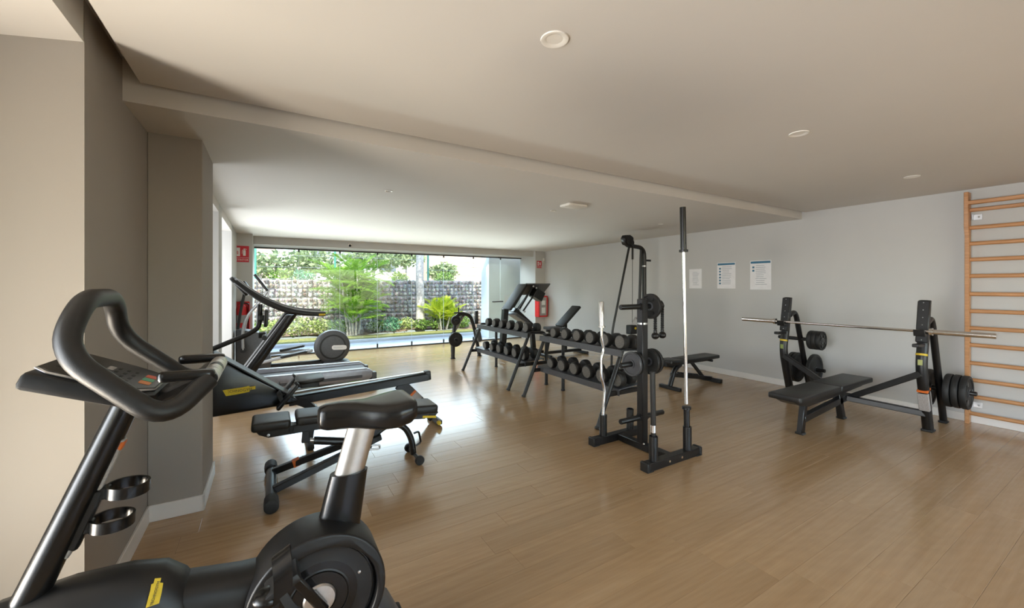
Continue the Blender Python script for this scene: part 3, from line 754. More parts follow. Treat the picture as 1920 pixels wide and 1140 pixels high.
for z in (1.315, .80, .30):
    for sg in (-1, 1):
        B().lathe([(.024, 0), (.024, .245), (.020, .252)], (2.95+sg*.03, 2.58, z), (sg, 0, 0), 16).done('peg', 'black', t)
        B().lathe([(.034, 0), (.034, .012)], (2.95+sg*.036, 2.58, z), (sg, 0, 0), 16).done('peg_collar', 'black', t)
B().lathe([(.045, -.008), (.045, .008)], (2.95, 2.58, 1.16), (0, 0, 1), 20).done('band', 'alu', t)
for x, y in ((2.755, yR), (3.12, yR), (2.715, yF), (3.155, yF)):
    b = B().lathe([(.036, 0), (.036, .20), (.029, .20), (.029, .03), (0, .03)], (x, y, .07), (0, 0, 1), 20, cap=False); b.done('bar_cup', 'black', t)
G_ = 'plates on the weight stand'
plate((2.815, 2.58, .80), (1, 0, 0), .110, .032, 'grey weight plate on the left middle peg of the stand', G_, 'tray')
plate((2.862, 2.58, .80), (1, 0, 0), .104, .028, 'thin dark weight plate behind the grey one, against the stand upright', G_)
plate((3.045, 2.58, .80), (1, 0, 0), .118, .034, 'dark weight plate on the right middle peg of the stand', G_)
plate((3.09, 2.58, .80), (1, 0, 0), .118, .030, 'outer dark weight plate on the right middle peg of the stand', G_)
plate((3.06, 2.58, 1.315), (1, 0, 0), .118, .036, 'dark round weight plate on the right top peg of the stand', G_, holes=3)
# triceps rope on the top right peg
t = thing('triceps_rope', (3.17, 2.58, 1.34), 'black braided pull rope with two ball ends hanging from the stand peg', 'rope')
for x, y, nm in ((3.12, 2.575, 0), (3.232, 2.585, 1)):
    b = B(); n = 44; z0, z1 = 1.335, 1.065
    for s_ in (0, PI):
        b.tube([(x+.008*math.cos(k*.9+s_), y+.008*math.sin(k*.9+s_), z0+(z1-z0)*k/n) for k in range(n+1)], .009, 6)
    b.done('rope_strand', 'rubber', t)
    B().ball((x, y, 1.035), .036, (1, 1, .92), 3).cyl((x, y, 1.06), (x, y, 1.085), .016).done('rope_ball', 'black', t)
B().tube([(3.12, 2.575, 1.33), (3.14, 2.578, 1.352), (3.175, 2.58, 1.358), (3.21, 2.583, 1.352), (3.232, 2.585, 1.33)], .015, 8).done('rope_loop', 'rubber', t)

# bars standing in the cups
t = thing('olympic_bar', (3.155, yF, .1), 'long straight barbell standing upright in the front right holder', 'barbell')
dx, dy = -.062, 0
def ob(z): return (3.155+dx*(z-.1)/2.07, yF, z)
B().cyl(ob(.47), ob(1.80), .0145, n=14).done('shaft', 'chrome', t)
B().lathe([(.0255, 0), (.0255, .375)], ob(1.815), V(ob(2))-V(ob(1)), 18).done('sleeve', 'gloss', t); B().lathe([(.0255, 0), (.0255, .33)], ob(.11), V(ob(2))-V(ob(1)), 18).done('sleeve', 'gloss', t)
for z in (1.81, .435): B().lathe([(.028, -.012), (.038, -.010), (.038, .010), (.028, .012)], ob(z), V(ob(2))-V(ob(1)), 20).done('collar', 'black', t)
t = thing('curl_bar', (2.755, yR, .1), 'silver zigzag curl bar standing upright in the rear left holder', 'barbell')
B().tube(fil([(2.755, yR, .27), (2.762, yR, .36), (2.775, yR, .52), (2.728, yR, .64), (2.735, yR, .82), (2.765, yR, .90), (2.735, yR, 1.0), (2.735, yR, 1.12)], .04), .014, 12).done('shaft', 'chrome', t)
B().lathe([(.025, 0), (.025, .235), (.022, .24)], (2.735, yR, 1.115), (-.02, 0, 1), 18).done('sleeve', 'brushed', t); B().cyl((2.755, yR, .11), (2.755, yR, .27), .025).done('sleeve', 'brushed', t)
B().lathe([(.026, -.01), (.034, -.008), (.034, .008), (.026, .01)], (2.737, yR, 1.115), (-.02, 0, 1), 18).done('collar', 'brushed', t)
t = thing('short_bar', (2.715, yF, .1), 'black padded short bar with silver end standing in the front left holder', 'barbell')
B().cyl((2.715, yF, .36), (2.705, yF, .80), .021, n=14).done('foam_sleeve', 'grip', t); B().cyl((2.717, yF, .12), (2.7155, yF, .30), .0195, n=14).done('end_sleeve', 'black', t)
B().cyl((2.7155, yF, .30), (2.715, yF, .36), .0225, n=16).done('end_ring', 'chrome', t)

# ------------------------------------------------------------------ olympic bench rack at the right
t = thing('bench_press', (5.3, 2.02, 0), 'black bench press rack with flat padded bench near the wall bars', 'weight bench')
def upright(y, sg):
    u = [(5.865, y, .0), (5.83, y, .12), (5.67, y, .60), (5.655, y, .75), (5.70, y, .90), (5.775, y, 1.355)]
    b = B()
    b.tube(fil(u, .15, 6), .046, 12, ry=.040, up=(0, 1, 0)); b.done('upright', 'black', t)
    g = B().beam((5.672, y, .93), (5.752, y, 1.352), .094, .050, up=(1, 0, 0), bev=.008).done('face_plate', 'plastic', t)
    sb = B()
    for k in range(6):
        z = .96+k*.075; x = 5.672+(z-.93)*.19-.027; sb.ball((x, y, z), .006, sub=1)
    sb.done('bolts', 'alu', g)
    B().beam((5.68, y, .905), (5.47, y, .915), .05, .035, bev=.006).done('spotter_arm', 'black', t)
    for z, x in ((1.035, 5.67),):
        B().prism([(.03, -.035), (-.085, -.035), (-.10, .03), (-.085, .03), (-.07, -.01), (.03, -.01)], (x, y, z), (1, 0, 0), (0, 0, 1), .085, bev=.004).done('bar_hook', 'black', t)
    B().tube(fil([(5.80, y, 1.12), (5.93, y, 1.17), (5.99, y, 1.10), (6.38, y, 0.005)], .09), .032, 12, ry=.028, up=(0, 1, 0)).done('rear_post', 'black', t)
    B().box((6.378, y, .012), (.085, .07, .024), bev=.006).box((5.863, y, .012), (.105, .092, .024), bev=.006).done('foot_cap', 'rubber', t)
    B().lathe([(.045, 0), (.045, .02)], (5.66, y, .80), (.19, 0, 1), 20).done('yellow_band', 'yellow', t)
    B().box((5.615, y, .735), (.003, .035, .055)).done('green_tag', 'shrub_y', t, ang=0)
    if y < 2: B().box((5.760, y, .33), (.097, .0825, .19), R=M.Rotation(-.31, 3, 'Y'), bev=.004).done('warning_label', 'label', t); B().box((5.722, y, .445), (.098, .084, .022), R=M.Rotation(-.31, 3, 'Y'), bev=.003).done('orange_stripe', 'orange', t)
    # storage pegs on the rear post, pointing outward
    for z, x in ((.80, 6.10), (.39, 6.25))[0 if y > 2 else 1:]:
        B().lathe([(.024, 0), (.024, .26), (.020, .27)], (x, y, z), (0, sg, 0), 14).done('peg', 'black', t)
        B().lathe([(.020, 0), (.020, .07)], (x, y, z), (0, -sg, 0), 12).done('peg_stub', 'alu', t)
upright(1.38, -1); upright(2.66, 1)
# bench
B().prism(rrect(.88, .30, .02), (4.74, 2.02, .415), (1, 0, 0), (0, 1, 0), .055, bev=.012, seg=2).done('seat_pad', 'vinyl', t)
B().prism(rrect(.82, .30, .02), (5.60, 2.02, .415), (1, 0, 0), (0, 1, 0), .055, bev=.012, seg=2).done('back_pad', 'vinyl', t)
B().prism([(4.32, .385), (6.0, .385), (5.90, .345), (5.3, .32), (4.62, .30), (4.42, .34)], (0, 2.02, 0), (1, 0, 0), (0, 0, 1), .17, bev=.006).done('pad_frame', 'black', t)
B().beam((4.70, 2.02, .31), (4.63, 2.02, .0), .07, .05, up=(0, 1, 0), bev=.006).done('front_leg', 'black', t)
B().beam((5.47, 2.02, .33), (5.585, 2.02, .0), .07, .06, up=(0, 1, 0), bev=.006).done('middle_leg', 'black', t)
B().box((4.631, 2.02, .012), (.062, .078, .024), bev=.005).box((5.583, 2.02, .012), (.072, .078, .024), bev=.005).done('foot_cap', 'rubber', t)
B().beam((4.67, 2.02, .15), (5.76, 2.02, .235), .06, .07, bev=.006).done('spine_beam', 'black', t)
for y in (1.38, 2.66):
    s = 1 if y > 2 else -1
    B().beam((5.70, 2.02+s*.02, .225), (5.655, y, .62), .05, .06, bev=.006).done('strut', 'black', t)
    B().beam((5.66, 2.02+s*.02, .23), (5.80, y, .19), .06, .06, bev=.006).done('strut', 'black', t)
# bar on the hooks
t = thing('olympic_bar', (5.61, 2.02, 1.06), 'long silver barbell lying across the bench press hooks', 'barbell')
zb = 1.051
B().cyl((5.615, 1.28, zb), (5.615, 2.76, zb), .0142, n=14).done('shaft', 'chrome', t)
for a, bq in ((1.30, .88), (2.74, 3.16)):
    B().cyl((5.615, a, zb), (5.615, bq, zb), .0252, n=20).done('sleeve', 'chrome', t); B().lathe([(.026, -.015), (.037, -.012), (.037, .012), (.026, .015)], (5.615, a, zb), (0, 1, 0), 20).done('collar', 'chrome', t)
G_ = 'plates on the bench press pegs'
for k, (dy, th, nm) in enumerate([(.05, .05, 'inner'), (.105, .05, 'middle'), (.16, .05, 'outer')]):
    plate((6.10, 2.66-.09-dy*.9, .80), (0, -1, 0), .122, th*.92, '%s small black plate on the upper far peg of the bench press' % nm, G_, holes=5)
B().lathe([(.024, 0), (.024, .26)], (6.10, 2.66, .80), (0, -1, 0), 14).done('peg', 'black', bpy.data.objects['bench_press'])
B().lathe([(.024, 0), (.024, .22)], (6.25, 2.66, .39), (0, -1, 0), 14).done('peg', 'black', bpy.data.objects['bench_press'])
plate((6.25, 2.66-.10, .39), (0, -1, 0), .205, .045, 'large black plate on the lower far peg, inner face to the bench', G_)
plate((6.25, 2.66+.10, .39), (0, 1, 0), .20, .045, 'large black plate on the lower far peg, outer side', G_)
plate((6.25, 2.66+.155, .39), (0, 1, 0), .20, .045, 'second large black plate on the lower far peg, outermost', G_)
for k, (dy, nm) in enumerate([(.075, 'inner'), (.135, 'middle'), (.195, 'outermost')]):
    plate((6.25, 1.38-dy, .39), (0, -1, 0), .175, .05, '%s black plate on the lower near peg beside the wall bars' % nm, G_, holes=3 if k == 2 else 0)
B().lathe([(.024, 0), (.024, .16)], (6.25, 1.38, .39), (0, 1, 0), 14).done('peg', 'black', bpy.data.objects['bench_press'])
plate((6.25, 1.38+.085, .39), (0, 1, 0), .20, .05, 'large black plate on the inner side of the lower near peg', G_)

# ------------------------------------------------------------------ flat bench by the right wall
t = thing('flat_bench', (5.5, 3.87, 0), 'black flat bench standing by the right wall behind the plate stand', 'weight bench')
B().prism(rrect(.30, .27, .03), (5.02, 3.88, .415), (1, 0, -.04), (0, 1, 0), .05, bev=.012, seg=2).done('seat_pad', 'vinyl', t)
B().prism(rrect(.86, .27, .04), (5.62, 3.88, .405), (1, 0, .0), (0, 1, 0), .05, bev=.012, seg=2).done('back_pad', 'vinyl', t)
B().beam((4.92, 3.88, .365), (5.95, 3.88, .36), .05, .05, bev=.004).done('pad_frame', 'black', t)
B().tube(fil([(5.25, 3.88, .34), (5.12, 3.88, .28), (5.02, 3.88, .05)], .1), .035, 10).done('front_leg', 'black', t)
B().beam((5.02, 3.70, .025), (5.02, 4.06, .025), .05, .05, bev=.006).done('front_foot', 'black', t)
B().beam((5.05, 3.88, .21), (6.0, 3.88, .05), .05, .06, bev=.006).done('spine_beam', 'black', t)
B().beam((6.0, 3.70, .03), (6.0, 4.06, .03), .06, .06, bev=.006).done('rear_foot', 'black', t)
B().beam((5.52, 3.88, .345), (5.80, 3.88, .09), .03, .05, bev=.004).done('adjuster_strut', 'black', t)
for k in range(7): B().box((5.22+k*.07, 3.88, .215-.0118*k), (.02, .05, .03), bev=.003).done('adjuster_tooth', 'plastic', t)
B().cyl((5.92, 3.80, .345), (5.92, 3.96, .345), .02).done('roller', 'rubber', t)

# ------------------------------------------------------------------ exercise bike in the left foreground
def logo(t, o, ux, uy, w, m='yellow', k=.2):
    """yellow wedge shaped maker's plate with dark lettering"""
    h = w*k
    ux, uy = V(ux).normalized(), V(uy).normalized(); nz = ux.cross(uy)
    pts = [(-.5*w, .42*h), (.1*w, .5*h), (.30*w, .58*h), (.33*w, .40*h), (.5*w, .42*h), (.5*w, -.18*h), (.33*w, -.2*h), (.31*w, -.52*h), (-.05*w, -.66*h), (-.40*w, -.72*h)]
    g = B().prism(pts, o, ux, uy, .0014).done('maker_plate', m, t, ang=0)
    text('TECHNOGYM', w*.135, V(o)+nz*.0012-ux*w*.03-uy*h*.05, ux, uy, 'dark', g)
    return g
YC = 1.56
t = thing('exercise_bike', (0, YC, 0), 'black upright exercise bike with looped handlebar in the foreground', 'exercise bike')
lp = [(-.142, 1.395, 1.242), (-.222, 1.31, 1.165), (-.412, 1.335, 1.345), (-.40, 1.425, 1.468), (-.40, 1.675, 1.468), (-.412, 1.765, 1.345), (-.222, 1.79, 1.165), (-.142, 1.705, 1.242)]
B().tube(fil(lp, .075, 8), .0252, 18).done('handlebar', 'grip', t)
B().cyl((-.142, 1.40, 1.243), (-.142, 1.70, 1.243), .0205, n=18).done('cross_tube', 'plastic', t)
for a, b_ in ((1.415, 1.465), (1.475, 1.525), (1.575, 1.625), (1.635, 1.685)):
    B().cyl((-.142, a, 1.243), (-.142, b_, 1.243), .0222, n=18).done('pulse_sensor', 'brushed', t)
for y in (1.40, 1.70):
    B().prism(rrect(.125, .044, .018), (-.19, y, 1.258), (1, 0, -.02), (0, 1, 0), .026, bev=.008, seg=2).done('grip_end', 'gloss', t)
B().beam((-.30, YC, 1.165), (-.15, YC, 1.235), .12, .035, bev=.01).done('bar_bracket', 'plastic', t)
ux = V((.215, 0, -.093)).normalized(); uz = V((0, 1, 0)); nn = ux.cross(uz).normalized()
cc = V((-.378, YC, 1.252))
body = [(-.125, -.165), (.10, -.135), (.125, -.10), (.125, .10), (.10, .135), (-.125, .165)]
c1 = B().prism(body, cc-nn*.022, ux, uz, .044, bev=.012, seg=2).done('console', 'plastic', t)
mem = [(-.118, -.115), (-.09, -.140), (.02, -.135), (.085, -.115), (.112, -.07), (.112, .07), (.085, .115), (.02, .135), (-.09, .140), (-.118, .115)]
B().prism([(a*1.03, b_*1.03) for a, b_ in mem], cc+nn*.0035, ux, uz, .007, bev=.003).done('panel_rim', 'alu', c1)
B().prism(mem, cc+nn*.006, ux, uz, .006, bev=.002).done('panel', 'screen', c1)
for dy, m in ((-.045, 'button_o'), (-.005, 'button_g'), (.035, 'button_r')):
    B().prism(rrect(.026, .034, .004), cc+ux*.082+uz*(dy)+nn*.0095, ux, uz, .0014).done('button', m, c1, ang=0)
b = B(); rg = random.Random(8)
for k in range(3):
    for j in range(4): b.prism(rrect(.008, .018, .002), cc+ux*(.045-.02*k)+uz*(-.075+.04*j)+nn*.0093, ux, uz, .0008)
for k in range(5): b.prism(rrect(.022, .010, .002), cc+ux*(-.085)+uz*(-.08+.04*k)+nn*.0093, ux, uz, .0008)
b.done('button_marks', 'plastic', c1, ang=0)
b = B()
b.prism(rrect(.022, .036, .003), cc+ux*.0+uz*(-.045)+nn*.0094, ux, uz, .0009).prism(rrect(.016, .042, .003), cc-ux*.012+uz*.03+nn*.0094, ux, uz, .0009)
b.done('display_marks', 'label', c1, ang=0)
# front post, holders
pd = V((-.186, 0, -.476)).normalized()
B().tube([(-.350, YC, 1.16), tuple(V((-.350, YC, 1.16))+pd*.55), tuple(V((-.350, YC, 1.16))+pd*1.10)], [.032, .036, .042], 22).done('front_post', 'gloss', t)
B().beam(V((-.350, YC, 1.16))+pd*.10+V((.034, 0, 0)), V((-.350, YC, 1.16))+pd*.42+V((.036, 0, 0)), .03, .010, bev=.003).done('post_label', 'label', t)
B().beam(V((-.350, YC, 1.16))+pd*.105+V((.036, 0, 0)), V((-.350, YC, 1.16))+pd*.13+V((.036, 0, 0)), .032, .011, bev=.003).done('orange_label', 'orange', t)
for z, rr in ((.925, .048), (.840, .048)):
    s_ = (1.16-z)/.476*.186; x = -.350-s_
    B().ringbox((x+.098, YC+.0, z), (.06, .0, 1), rr, rr-.006, .030).done('bottle_ring', 'gloss', t)
b = B()
b.beam(V((-.350, YC, 1.16))+pd*.24+V((.034, 0, 0)), V((-.350, YC, 1.16))+pd*.40+V((.036, 0, 0)), .035, .03, bev=.006)
for z in (.925, .840):
    x = -.350-(1.16-z)/.476*.186; b.box((x+.046, YC, z), (.03, .03, .034), bev=.004)
b.done('holder_bracket', 'plastic', t)
# front shroud
def ring(x, zb, zt, hw, n=20, ex=2.6, y=YC):
    out = []
    for k in range(n):
        a = 2*PI*k/n; ca_, sa_ = math.cos(a), math.sin(a)
        out.append((x, y+hw*math.copysign(abs(ca_)**(2/ex), ca_), (zb+zt)/2+(zt-zb)/2*math.copysign(abs(sa_)**(2/ex), sa_)))
    return out
fs = B().loft([ring(-.86, .12, .30, .05), ring(-.82, .10, .46, .08), ring(-.72, .09, .62, .10), ring(-.60, .12, .688, .108), ring(-.46, .17, .705, .108), ring(-.34, .22, .700, .104), ring(-.26, .26, .680, .10), ring(-.215, .30, .640, .094), ring(-.195, .33, .600, .085)]).done('front_shroud', 'plastic', t, ang=60)
o_ = V((-.272, YC-.0755, .645)); logo(t, o_, (.2, .5, .83), (-1, 0, .24), .066, k=.36)
B().loft([ring(-.24, .33, .628, .080, ex=4), ring(-.08, .34, .600, .080, ex=4), ring(.08, .34, .59, .078, ex=4)]).done('center_beam', 'plastic', t, ang=60)
# drive housing
hc = V((.142, YC-.03, .487))
prof = [(0, -.082), (.150, -.082), (.166, -.080), (.172, -.078), (.192, -.062), (.203, -.03), (.205, .0), (.203, .03), (.192, .062), (.15, .082), (0, .082)]
h = B().lathe(prof, hc, (0, 1, 0), 48).done('drive_housing', 'gloss', t, ang=25)
cres = arc(0, 0, .208, math.radians(-70), math.radians(186), 40) + list(reversed(arc(.008, -.010, .172, math.radians(-70), math.radians(158), 34)))
B().prism(cres, hc+V((0, -.012, 0)), (1, 0, 0), (0, 0, 1), .17, bev=.016, seg=3).done('housing_visor', 'plastic', t, ang=50)
B().lathe([(.088, -.0845), (.093, -.0815), (.164, -.083), (.166, -.08)], hc, (0, 1, 0), 44, cap=False).done('side_cover', 'plastic', t)
B().lathe([(.052, -.086), (.084, -.0855), (.086, -.081)], hc, (0, 1, 0), 40, cap=False).done('crank_ring', 'gloss', t)
B().lathe([(0, -.094), (.045, -.092), (.050, -.084)], hc, (0, 1, 0), 36, cap=False).done('crank_hub', 'brushed', t)
b = B()
for a in (.35, 2.5, 4.6): b.lathe([(0, -.087), (.005, -.086), (.005, -.08)], hc+V((.13*math.cos(a), 0, .13*math.sin(a))), (0, 1, 0), 10, cap=False)
b.done('cover_screws', 'alu', t)
pdl = V((.035, 1.335, .665)); cr0 = hc+V((0, -.098, 0))
B().beam(cr0+V((.015, -.005, -.03)), V((.045, 1.40, .645)), .030, .018, up=(0, 1, 0), bev=.006).done('crank_arm', 'gloss', t)
pa = V((.0, 1.40, .665)); R = M.Rotation(-.5, 3, 'Y')
p_ = B().box(pdl+V((0, 0, -.01)), (.095, .085, .028), R, bev=.008, seg=2).cyl(pdl+V((.01, .03, -.01)), (.045, 1.405, .65), .010).done('pedal', 'plastic', t)
def band(pts, w, th, axis, name, m, par):
    b_ = B(); P = fil(pts, .03, 6)
    ax_ = V(axis).normalized(); ringsb = []
    for i, p in enumerate(P):
        a = P[max(0, i-1)]; c = P[min(len(P)-1, i+1)]; tn = (c-a).normalized(); nrm = tn.cross(ax_).normalized()
        ringsb.append([p+ax_*w/2+nrm*th/2, p-ax_*w/2+nrm*th/2, p-ax_*w/2-nrm*th/2, p+ax_*w/2-nrm*th/2])
    b_.loft(ringsb); return b_.done(name, m, par)
fx = V((math.cos(.5), 0, math.sin(.5)))
band([pdl+V((0, .045, 0)), pdl+V((0.0, .046, .055)), pdl+V((-.005, 0, .075)), pdl+V((0, -.048, .05)), pdl+V((.0, -.046, -.03))], .052, .004, fx, 'pedal_strap', 'gloss', p_)
band([pdl+V((0, -.046, -.02)), pdl+V((.02, -.055, -.06)), pdl+V((.06, -.05, -.10)), pdl+V((.075, -.045, -.12))], .022, .004, fx, 'strap_tail', 'rubber', p_)
b = B()
for k in range(4): b.box(pdl+V((.030+.012*k, -.0585, -.068-.013*k)), (.016, .004, .006), M.Rotation(.7, 3, 'Y'))
b.done('strap_slots', 'label', p_, ang=0)
B().ball(pdl+V((-.035, -.01, -.035)), .038, (1.1, 1, .65), 3).done('pedal_counterweight', 'gloss', p_)
# seat
B().loft([[(.205+.1*0+ax*.078*1.0, YC+ay*.043, .600) for ax, ay in arc(0, 0, 1, 0, 2*PI*23/24, 23)], [(.250+ax*.064, YC+ay*.038, .832) for ax, ay in arc(0, 0, 1, 0, 2*PI*23/24, 23)]]).done('seat_post_sleeve', 'gloss', t)
B().loft([[(.250+ax*.052, YC+ay*.03, .825) for ax, ay in arc(0, 0, 1, 0, 2*PI*23/24, 23)], [(.300+ax*.052, YC+ay*.03, 1.005) for ax, ay in arc(0, 0, 1, 0, 2*PI*23/24, 23)]]).done('seat_post', 'brushed', t)
B().box((.315, YC, 1.003), (.12, .06, .02), bev=.006).done('seat_clamp', 'black', t)
def sring(x, hw, zb, zt, cup=0.0, n=22):
    out = []
    for k in range(n):
        a = 2*PI*k/n; ca_, sa_ = math.cos(a), math.sin(a)
        y = hw*math.copysign(abs(ca_)**.62, ca_); z = (zb+zt)/2+(zt-zb)/2*math.copysign(abs(sa_)**.62, sa_)
        if sa_ > 0: z += cup*(abs(ca_)**2-.5)*2
        out.append((x, YC+y, z))
    return out
B().loft([sring(.148, .020, 1.020, 1.066), sring(.155, .032, 1.004, 1.078), sring(.175, .037, .996, 1.085), sring(.22, .042, .994, 1.086), sring(.27, .055, .990, 1.083), sring(.315, .084, .984, 1.078, .002), sring(.35, .108, .980, 1.079, .005), sring(.40, .125, .982, 1.083, .007), sring(.445, .125, .992, 1.088, .007), sring(.468, .110, 1.008, 1.086, .005), sring(.480, .07, 1.025, 1.070)]).done('saddle', 'gloss', t, ang=70)
# rear body and floor beams
B().prism([(-.02, .42), (.30, .40), (.40, .31), (.52, .06), (.10, .06)], (0, YC, 0), (1, 0, 0), (0, 0, 1), .17, bev=.02, seg=2).done('rear_body', 'graph', t)
for x in (.47, -.74):
    B().tube(fil([(x, YC-.27, .035), (x, YC+.27, .035)], .02), .034, 14).done('floor_beam', 'gloss', t)
    b = B()
    for y in (YC-.27, YC+.27): b.box((x, y, .034), (.085, .05, .068), bev=.012, seg=2)
    b.done('foot_cap', 'rubber', t)
B().beam((.47, YC, .05), (-.74, YC, .05), .10, .08, bev=.012).done('keel', 'gloss', t)

# ------------------------------------------------------------------ adjustable bench behind the bike
t = thing('adjustable_bench', (.55, 3.47, 0), 'black adjustable padded bench with transport wheels behind the bike', 'weight bench')
yb = 3.475
B().prism(rrect(.245, .28, .03), (.018, yb, .505), (1, 0, -.02), (0, 1, 0), .062, bev=.018, seg=3).done('seat_pad', 'vinyl', t)
B().prism(rrect(.46, .28, .03), (.405, yb, .500), (1, 0, -.04), (0, 1, 0), .062, bev=.018, seg=3).done('back_pad', 'vinyl', t)
B().prism(rrect(.62, .28, .03), (.955, yb, .462), (1, 0, -.085), (0, 1, 0), .072, bev=.02, seg=3).done('back_pad', 'vinyl', t)
B().prism([(-.09, .475), (1.24, .42), (1.18, .34), (1.0, .36), (.55, .40), (.0, .40), (-.06, .43)], (0, yb, 0), (1, 0, 0), (0, 0, 1), .09, bev=.006).done('pad_frame', 'black', t)
B().box((.145, yb, .44), (.03, .10, .05), bev=.004).done('pad_hinge', 'plastic', t)
b = B()
for x, z in ((.0, .42), (.42, .425)): b.lathe([(0, -.05), (.010, -.048), (.010, -.04)], (x, yb, z), (0, 1, 0), 10, cap=False)
b.done('bolts', 'alu', t)
B().tube([(.015, 3.16, .045), (.02, 3.80, .045)], .034, 16).done('front_beam', 'black', t)
for y in (3.16, 3.79): B().lathe([(.030, -.065), (.044, -.06), (.046, 0), (.044, .06), (.030, .065)], (.017, y, .046), (0, 1, 0), 18).done('foot_cap', 'rubber', t)
B().beam((.03, 3.66, .06), (.78, 3.52, .275), .05, .05, bev=.006).done('leg', 'black', t)
B().beam((.03, 3.33, .06), (.80, 3.45, .255), .05, .05, bev=.006).done('leg', 'black', t)
B().box((.19, 3.632, .107), (.05, .052, .054), M.Rotation(-.28, 3, 'Y')).done('orange_label', 'orange', t, ang=0)
c_ = B().cyl((.30, yb, .310), (.66, yb, .225), .030, n=16).done('gas_spring', 'black', t)
B().cyl((.24, yb, .325), (.31, yb, .308), .016, n=12).done('spring_rod', 'brushed', c_); B().prism([(.0, .0), (.06, 0), (.05, .1), (.01, .1)], (.215, yb, .31), (1, 0, 0), (0, 0, 1), .05, bev=.004).done('spring_bracket', 'black', t)
B().tube(fil([(.70, yb, .195), (.79, yb, .30), (.90, yb, .345), (1.01, yb, .29), (1.07, yb, .17), (1.085, yb, .04)], .09, 7), .032, 14, ry=.026, up=(0, 1, 0)).done('arched_leg', 'black', t)
B().prism([(.68, .16), (.72, .16), (.84, .42), (.72, .42)], (0, yb, 0), (1, 0, 0), (0, 0, 1), .06, bev=.004).done('hinge_plate', 'black', t)
B().tube(fil([(1.08, yb-.02, .225), (1.125, yb-.02, .235), (1.145, yb-.02, .135), (1.10, yb-.02, .115)], .02), .009, 8).done('lift_handle', 'black', t)
B().tube(fil([(.62, yb-.03, .215), (.79, yb-.03, .185), (.79, yb-.03, .155), (.64, yb-.03, .175)], .012), .008, 8).done('release_bar', 'brushed', t)
B().cyl((1.09, 3.31, .04), (1.09, 3.64, .04), .016, n=12).done('axle', 'black', t)
for y in (3.32, 3.63): B().lathe([(.01, -.018), (.034, -.018), (.038, -.012), (.038, .012), (.034, .018), (.01, .018)], (1.09, y, .0385), (0, 1, 0), 22).done('wheel', 'rubber', t)
B().box((1.18, 3.335, .385), (.12, .004, .018), M.Rotation(.15, 3, 'Y')).done('yellow_label', 'yellow', t, ang=0)

# ------------------------------------------------------------------ rowing machine
t = thing('rowing_machine', (.5, 4.3, 0), 'black rowing machine with long seat rail and yellow maker plate', 'rowing machine')
yr = 4.3
sh = [(-.80, .03), (-.60, .03), (-.43, .40), (.16, .425), (.245, .45), (-.19, .755), (-.45, .965), (-.66, .95), (-.80, .70)]
B().prism(sh, (0, yr, 0), (1, 0, 0), (0, 0, 1), .20, bev=.015, seg=2).done('flywheel_housing', 'gloss', t)
B().beam((-.45, yr, .972), (.20, yr, .482), .19, .012, bev=.004).done('top_trim', 'graph', t)
logo(t, (-.215, yr-.1015, .605), (1, 0, .03), (0, 0, 1), .235)
B().prism([(-.05, -.04), (.05, -.04), (.05, .03), (.036, .042), (-.036, .042), (-.05, .03)], (.83, yr, .475), (0, 1, 0), (-.06, 0, 1), 1.34, bev=.004).done('seat_rail', 'black', t)
B().beam((.20, yr, .512), (1.46, yr, .563), .05, .008).done('rail_track', 'brushed', t)
B().prism([(-.045, -.05), (.045, -.05), (.045, .05), (-.045, .05)], (1.497, yr, .525), (0, 1, 0), (-.06, 0, 1), .06, bev=.012, seg=2).done('rail_end_cap', 'plastic', t)
B().beam((1.19, yr, .47), (1.575, yr, .055), .13, .03, up=(0, 1, 0), bev=.006).done('rear_leg', 'black', t)
B().beam((1.33, yr, .335), (1.40, yr, .26), .10, .034, up=(0, 1, 0), bev=.003).done('warning_label', 'label', t)
B().beam((1.315, yr, .352), (1.335, yr, .330), .10, .035, up=(0, 1, 0), bev=.003).done('orange_stripe', 'orange', t)
B().beam((1.58, yr-.17, .035), (1.58, yr+.17, .035), .06, .05, bev=.012, seg=2).done('rear_foot', 'graph', t)
B().lathe([(.0, -.016), (.022, -.014), (.022, .014), (0, .016)], (1.56, yr-.19, .045), (0, 1, 0), 16).done('knob', 'yellow', t)
s_ = B().prism(rrect(.24, .30, .06), (.335, yr, .622), (1, 0, .05), (0, 1, 0), .035, bev=.012, seg=2).done('seat', 'vinyl', t)
B().box((.335, yr, .578), (.16, .10, .06), bev=.006).done('carriage', 'plastic', s_)
for y in (yr-.17, yr+.17):
    f = B().prism(rrect(.27, .11, .03), (.15, y, .52), (.62, 0, .78), (0, 1, 0), .03, bev=.008).done('foot_plate', 'plastic', t)
    band([(.10, y-.055, .50), (.075, y-.05, .57), (.075, y+.05, .57), (.10, y+.055, .50)], .04, .004, (.62, 0, .78), 'foot_strap', 'rubber', f)
    B().box((.22, y, .62), (.02, .08, .06), M.Rotation(-.6, 3, 'Y'), bev=.006).done('heel_cup', 'rubber', f)
B().prism([(.14, .45), (.30, .45), (.40, .345), (.34, .335)], (0, yr, 0), (1, 0, 0), (0, 0, 1), .12, bev=.006).done('front_support', 'black', t)
B().prism([(.33, .36), (.40, .36), (.36, .04), (.30, .04)], (0, yr, 0), (1, 0, 0), (0, 0, 1), .10, bev=.006).done('front_leg', 'black', t)
B().beam((.33, yr-.2, .03), (.33, yr+.2, .03), .06, .05, bev=.012).done('front_foot', 'rubber', t)
B().beam((-.70, yr-.22, .03), (-.70, yr+.22, .03), .09, .06, bev=.012).done('housing_foot', 'rubber', t)
B().tube(fil([(-.56, yr, .90), (-.15, yr, 1.075), (-.072, yr, 1.13), (-.066, yr, 1.34)], .07), .021, 12).done('console_arm', 'black', t)
